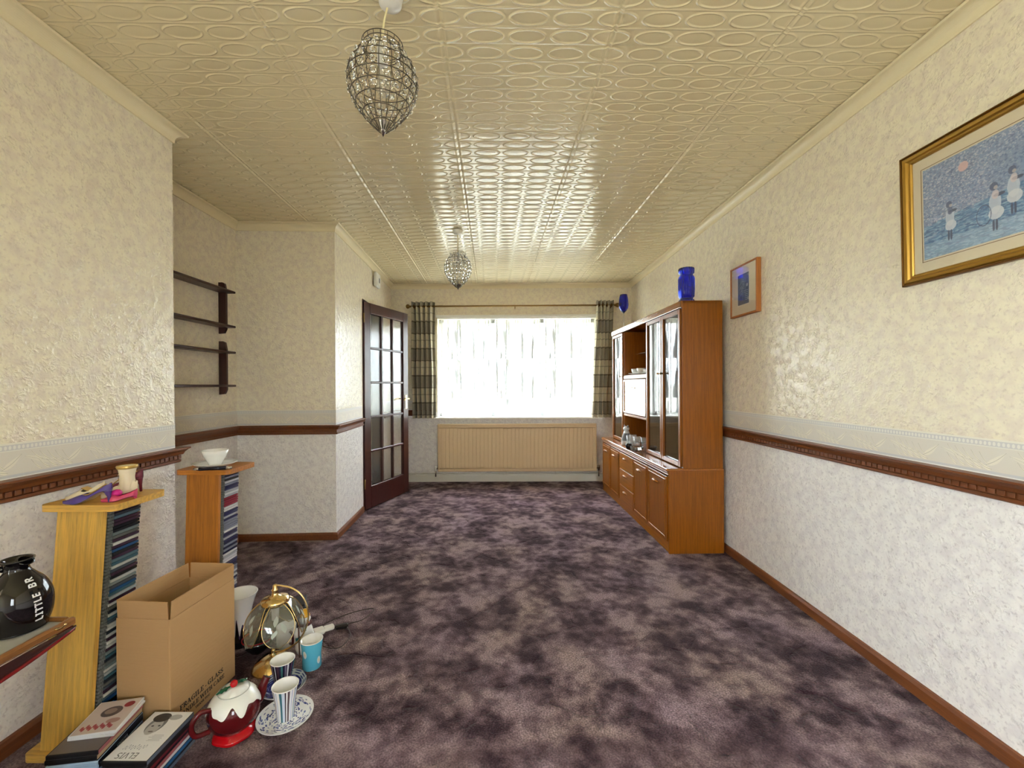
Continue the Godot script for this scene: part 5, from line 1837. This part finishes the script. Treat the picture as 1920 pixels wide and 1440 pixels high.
	obj("inside", lat([Vector2(0.042, 0.092), Vector2(0.040, 0.094), Vector2(0.038, 0.090), Vector2(0.037, 0.008), Vector2(0, 0.006)], 36), M.china, mug)
	obj("base", lat([Vector2(0, 0.0), Vector2(0.036, 0.0)], 36), M.china, mug)
	obj("handle", tub(curve([Vector3(0.040, 0.078, 0), Vector3(0.066, 0.074, 0), Vector3(0.066, 0.034, 0), Vector3(0.038, 0.024, 0)], 6), 0.0055, 8), mat(rgb(84, 30, 36), 0.2), mug)

	# snow figure
	var sn := thing("snow_figure", "white china snow figure with yellow hat beside the blue beaker", "figurine", Vector3(-0.902, 0.001, -1.880), 0.4)
	obj("body", lat([Vector2(0, 0), Vector2(0.036, 0), Vector2(0.042, 0.02), Vector2(0.040, 0.06), Vector2(0.030, 0.10), Vector2(0.022, 0.122), Vector2(0, 0.13)], 28), M.china, sn)
	var shd := obj("head", lat([Vector2(0, -0.024), Vector2(0.016, -0.020), Vector2(0.025, 0), Vector2(0.017, 0.019), Vector2(0, 0.025)], 24), M.china, sn, at(0, 0.142, 0))
	obj("hat", lat([Vector2(0, 0.012), Vector2(0.021, 0.012), Vector2(0.021, 0.017), Vector2(0.014, 0.024), Vector2(0.011, 0.040), Vector2(0, 0.044)], 20), mat(rgb(226, 168, 28), 0.3), shd)
	obj("nose", tub([Vector3(0.01, 0.0, 0.02), Vector3(0.02, -0.002, 0.042)], [0.004, 0.001], 8), mat(rgb(212, 110, 40), 0.4), shd)
	obj("scarf", tub(ring_pts(0.024, 0.122, 20), 0.006, 8, true), mat(rgb(98, 44, 44), 0.5), sn)
	obj("mitten", lat([Vector2(0, -0.012), Vector2(0.012, -0.006), Vector2(0.014, 0.004), Vector2(0, 0.014)], 14), mat(rgb(44, 116, 122), 0.4), sn, at(-0.024, 0.072, 0.030))
	obj("arm", tub([Vector3(-0.028, 0.108, 0.008), Vector3(-0.034, 0.09, 0.02), Vector3(-0.024, 0.074, 0.030)], 0.009, 10), M.china, sn)
	obj("broom", tub([Vector3(-0.020, 0.0, 0.046), Vector3(-0.024, 0.125, 0.036)], 0.003, 8), mat(rgb(92, 58, 44), 0.5), sn)

	# trumpet vase with painted dark flames
	var vt := mat(Color.WHITE, 0.10)
	vt.albedo_texture = ring_tex(512, 128, func(u, v):
		var c := rgb(238, 238, 240)
		var h: float = 0.50 + 0.20 * absf(sin(u * 28.0)) + 0.10 * sin(u * 71.0)
		if v > h + 0.06:
			c = rgb(26, 22, 32)
		elif v > h:
			c = rgb(86, 70, 104)
		return c)
	var tv := thing("trumpet_vase", "white flared vase with dark painted flames behind the box", "vase", Vector3(-1.222, 0.001, -1.925))
	var vp := []
	for k in 17:
		var t := k / 16.0
		vp.append(Vector2(lerpf(0.044, 0.030, smoothstep(0, 0.3, t)) + 0.042 * pow(t, 3.0) + 0.006 * sin(t * PI), t * 0.235))
	obj("wall", lat(vp, 40), vt, tv)
	obj("inside", lat([Vector2(0.072, 0.235), Vector2(0.070, 0.237), Vector2(0.066, 0.232), Vector2(0.042, 0.16), Vector2(0.030, 0.10), Vector2(0.0, 0.09)], 40), M.china, tv)
	obj("base", lat([Vector2(0, 0), Vector2(0.044, 0)], 40), M.black_glaze, tv)
	# dark glossy bowl with a red rim
	var bw := thing("lacquer_bowl", "black lacquer bowl with a red rim between box and lamp", "bowl", Vector3(-1.112, 0.001, -1.875))
	obj("vessel", glass_cup([Vector2(0, 0), Vector2(0.03, 0), Vector2(0.034, 0.006), Vector2(0.055, 0.03), Vector2(0.064, 0.06)], 0.004, 32), M.black_glaze, bw)
	obj("rim", tub(ring_pts(0.062, 0.060, 32), 0.003, 6, true), mat(rgb(140, 18, 28), 0.2), bw)
	var bag := thing("camera_case", "soft black case with two silver rods behind the brass lamp", "case", Vector3(-1.09, 0.001, -2.07), 0.35)
	var s3 := mb()
	box(s3, Vector3(0, 0.055, 0), Vector3(0.20, 0.108, 0.11), 0.02)
	obj("body", fin(s3), mat(rgb(24, 24, 30), 0.6), bag)
	obj("flap", bx(Vector3(0, 0.112, 0.004), Vector3(0.19, 0.010, 0.108), 0.004), mat(rgb(34, 34, 42), 0.5), bag)
	for k in 2:
		obj("rod", tub([Vector3(-0.075 + k * 0.035, 0.05, 0.062), Vector3(-0.045 + k * 0.035, 0.150, 0.058)], 0.0045, 8), M.steel, bag)
	# white plug and flex
	var pg := thing("plug", "white mains plug lying behind the sky blue beaker", "plug", Vector3(-0.888, 0.012, -1.985), 0.6)
	var s4 := mb()
	box(s4, Vector3(0, 0.012, 0), Vector3(0.055, 0.024, 0.05), 0.008)
	obj("body", fin(s4), M.white_plastic, pg)
	obj("cover", bx(Vector3(0.045, 0.014, 0), Vector3(0.05, 0.022, 0.03), 0.006), M.white_plastic, pg)
	for z in [-0.011, 0.011]:
		obj("pin", bx(Vector3(-0.036, 0.012, z), Vector3(0.018, 0.004, 0.006)), M.brass, pg)
	var fx := thing("flex", "thin dark flex with an inline black switch on the carpet", "cable", Vector3.ZERO)
	var path := curve([Vector3(-0.955, 0.006, -1.95), Vector3(-0.90, 0.006, -2.08), Vector3(-0.80, 0.007, -2.18), Vector3(-0.70, 0.007, -2.22), Vector3(-0.72, 0.007, -2.12), Vector3(-0.775, 0.012, -2.07), Vector3(-0.835, 0.012, -2.02)], 8)
	obj("cord", tub(path, 0.0025, 6), mat(rgb(60, 48, 44), 0.5), fx)
	var path2 := curve([Vector3(-0.775, 0.010, -2.045), Vector3(-0.735, 0.007, -1.98), Vector3(-0.745, 0.006, -1.90), Vector3(-0.78, 0.006, -1.885), Vector3(-0.83, 0.006, -1.90)], 8)
	obj("cord", tub(path2, 0.0025, 6), mat(rgb(60, 48, 44), 0.5), fx)
	obj("switch", bx(Vector3.ZERO, Vector3(0.062, 0.020, 0.024), 0.006), M.black, fx, at(-0.803, 0.013, -2.047, 0.35))

func ring_pts(r: float, y: float, n: int) -> Array:
	var p := []
	for i in n:
		p.append(Vector3(r * cos(TAU * i / n), y, -r * sin(TAU * i / n)))
	return p

func build_touch_lamp() -> void:
	var c := Vector3(-0.985, 0.001, -1.770)
	var t := thing("touch_lamp", "brass lamp with smoky glass petal shade on a curved arm", "table lamp", c)
	obj("base", lat([Vector2(0, 0), Vector2(0.080, 0.0), Vector2(0.083, 0.004), Vector2(0.080, 0.009), Vector2(0.070, 0.022), Vector2(0.046, 0.040), Vector2(0.020, 0.049), Vector2(0.0, 0.051)], 40), M.brass, t)
	obj("finial", lat([Vector2(0.012, 0.048), Vector2(0.014, 0.054), Vector2(0.007, 0.058), Vector2(0.009, 0.066), Vector2(0.006, 0.074), Vector2(0.0, 0.078)], 16), M.brass, t)
	# arm from the base round to the top, leaning with the view's right
	var arm := curve([Vector3(0.006, 0.062, 0), Vector3(0.045, 0.068, 0), Vector3(0.105, 0.105, 0), Vector3(0.140, 0.165, 0), Vector3(0.150, 0.225, 0), Vector3(0.130, 0.290, 0), Vector3(0.085, 0.330, 0), Vector3(0.030, 0.343, 0), Vector3(0.012, 0.340, 0)], 7)
	obj("arm", tub(arm, 0.0036, 10), M.brass, t)
	var sx := 0.010
	obj("shade_cap", lat([Vector2(0.050, 0.268), Vector2(0.055, 0.272), Vector2(0.055, 0.284), Vector2(0.050, 0.292), Vector2(0.030, 0.298), Vector2(0.014, 0.304), Vector2(0.012, 0.320), Vector2(0.015, 0.326), Vector2(0.009, 0.332), Vector2(0.009, 0.346), Vector2(0.0, 0.350)], 32), M.brass, t, at(sx, 0, 0))
	obj("lampholder", lat([Vector2(0, 0.20), Vector2(0.014, 0.20), Vector2(0.016, 0.27), Vector2(0, 0.272)], 16), M.china, t, at(sx, 0, 0))
	var gl := glass(rgb(128, 130, 116), 0.42, 0.03)
	var frost := mat(rgb(176, 184, 176), 0.6)
	for k in 5:
		var a := -0.95 + TAU * k / 5.0
		var P := func(u: float, w: float) -> Vector3:
			# u along the petal from the cap to the tip, w from -1 to 1 across
			var half := 0.060 * sqrt(maxf(0.0, sin(PI * clampf(0.05 + 0.95 * pow(u, 1.45), 0.0, 1.0))))
			var r := 0.046 + 0.074 * sin(u * 1.45) - 0.012 * w * w * u
			var y := 0.278 - 0.148 * pow(u, 1.35)
			return Vector3(r, y, w * half)
		var bs := Basis(Vector3.UP, a)
		var s := mb(true)
		sheet(s, 8, 16, func(w, u): return P.call(1.0 - u, (w - 0.5) * -2.0))
		var panel := obj("glass_petal", fin(s), gl, t, Transform3D(bs, Vector3(sx, 0, 0)))
		var edge := []
		for i in 15:
			edge.append(P.call(i / 14.0, 1.0))
		for i in 15:
			edge.append(P.call((14 - i) / 14.0, -1.0))
		obj("brass_edge", tub(edge, 0.0018, 6), M.brass, panel)
		for q in [[0.42, 0.15, 0.4], [0.60, -0.30, -0.5], [0.68, 0.30, 0.9]]:
			var s2 := mb(true)
			sheet(s2, 8, 3, func(e, f):
				var wv: float = q[1] + (e - 0.5) * 0.42 * sin(q[2]) + (f - 0.5) * 0.34 * sin(PI * e)
				var uu: float = q[0] + (e - 0.5) * 0.26 * cos(q[2])
				var pp: Vector3 = P.call(clampf(uu, 0, 1), wv)
				return pp + Vector3(0.0008, 0.0004, 0))
			obj("etched_leaf", fin(s2), frost, panel)
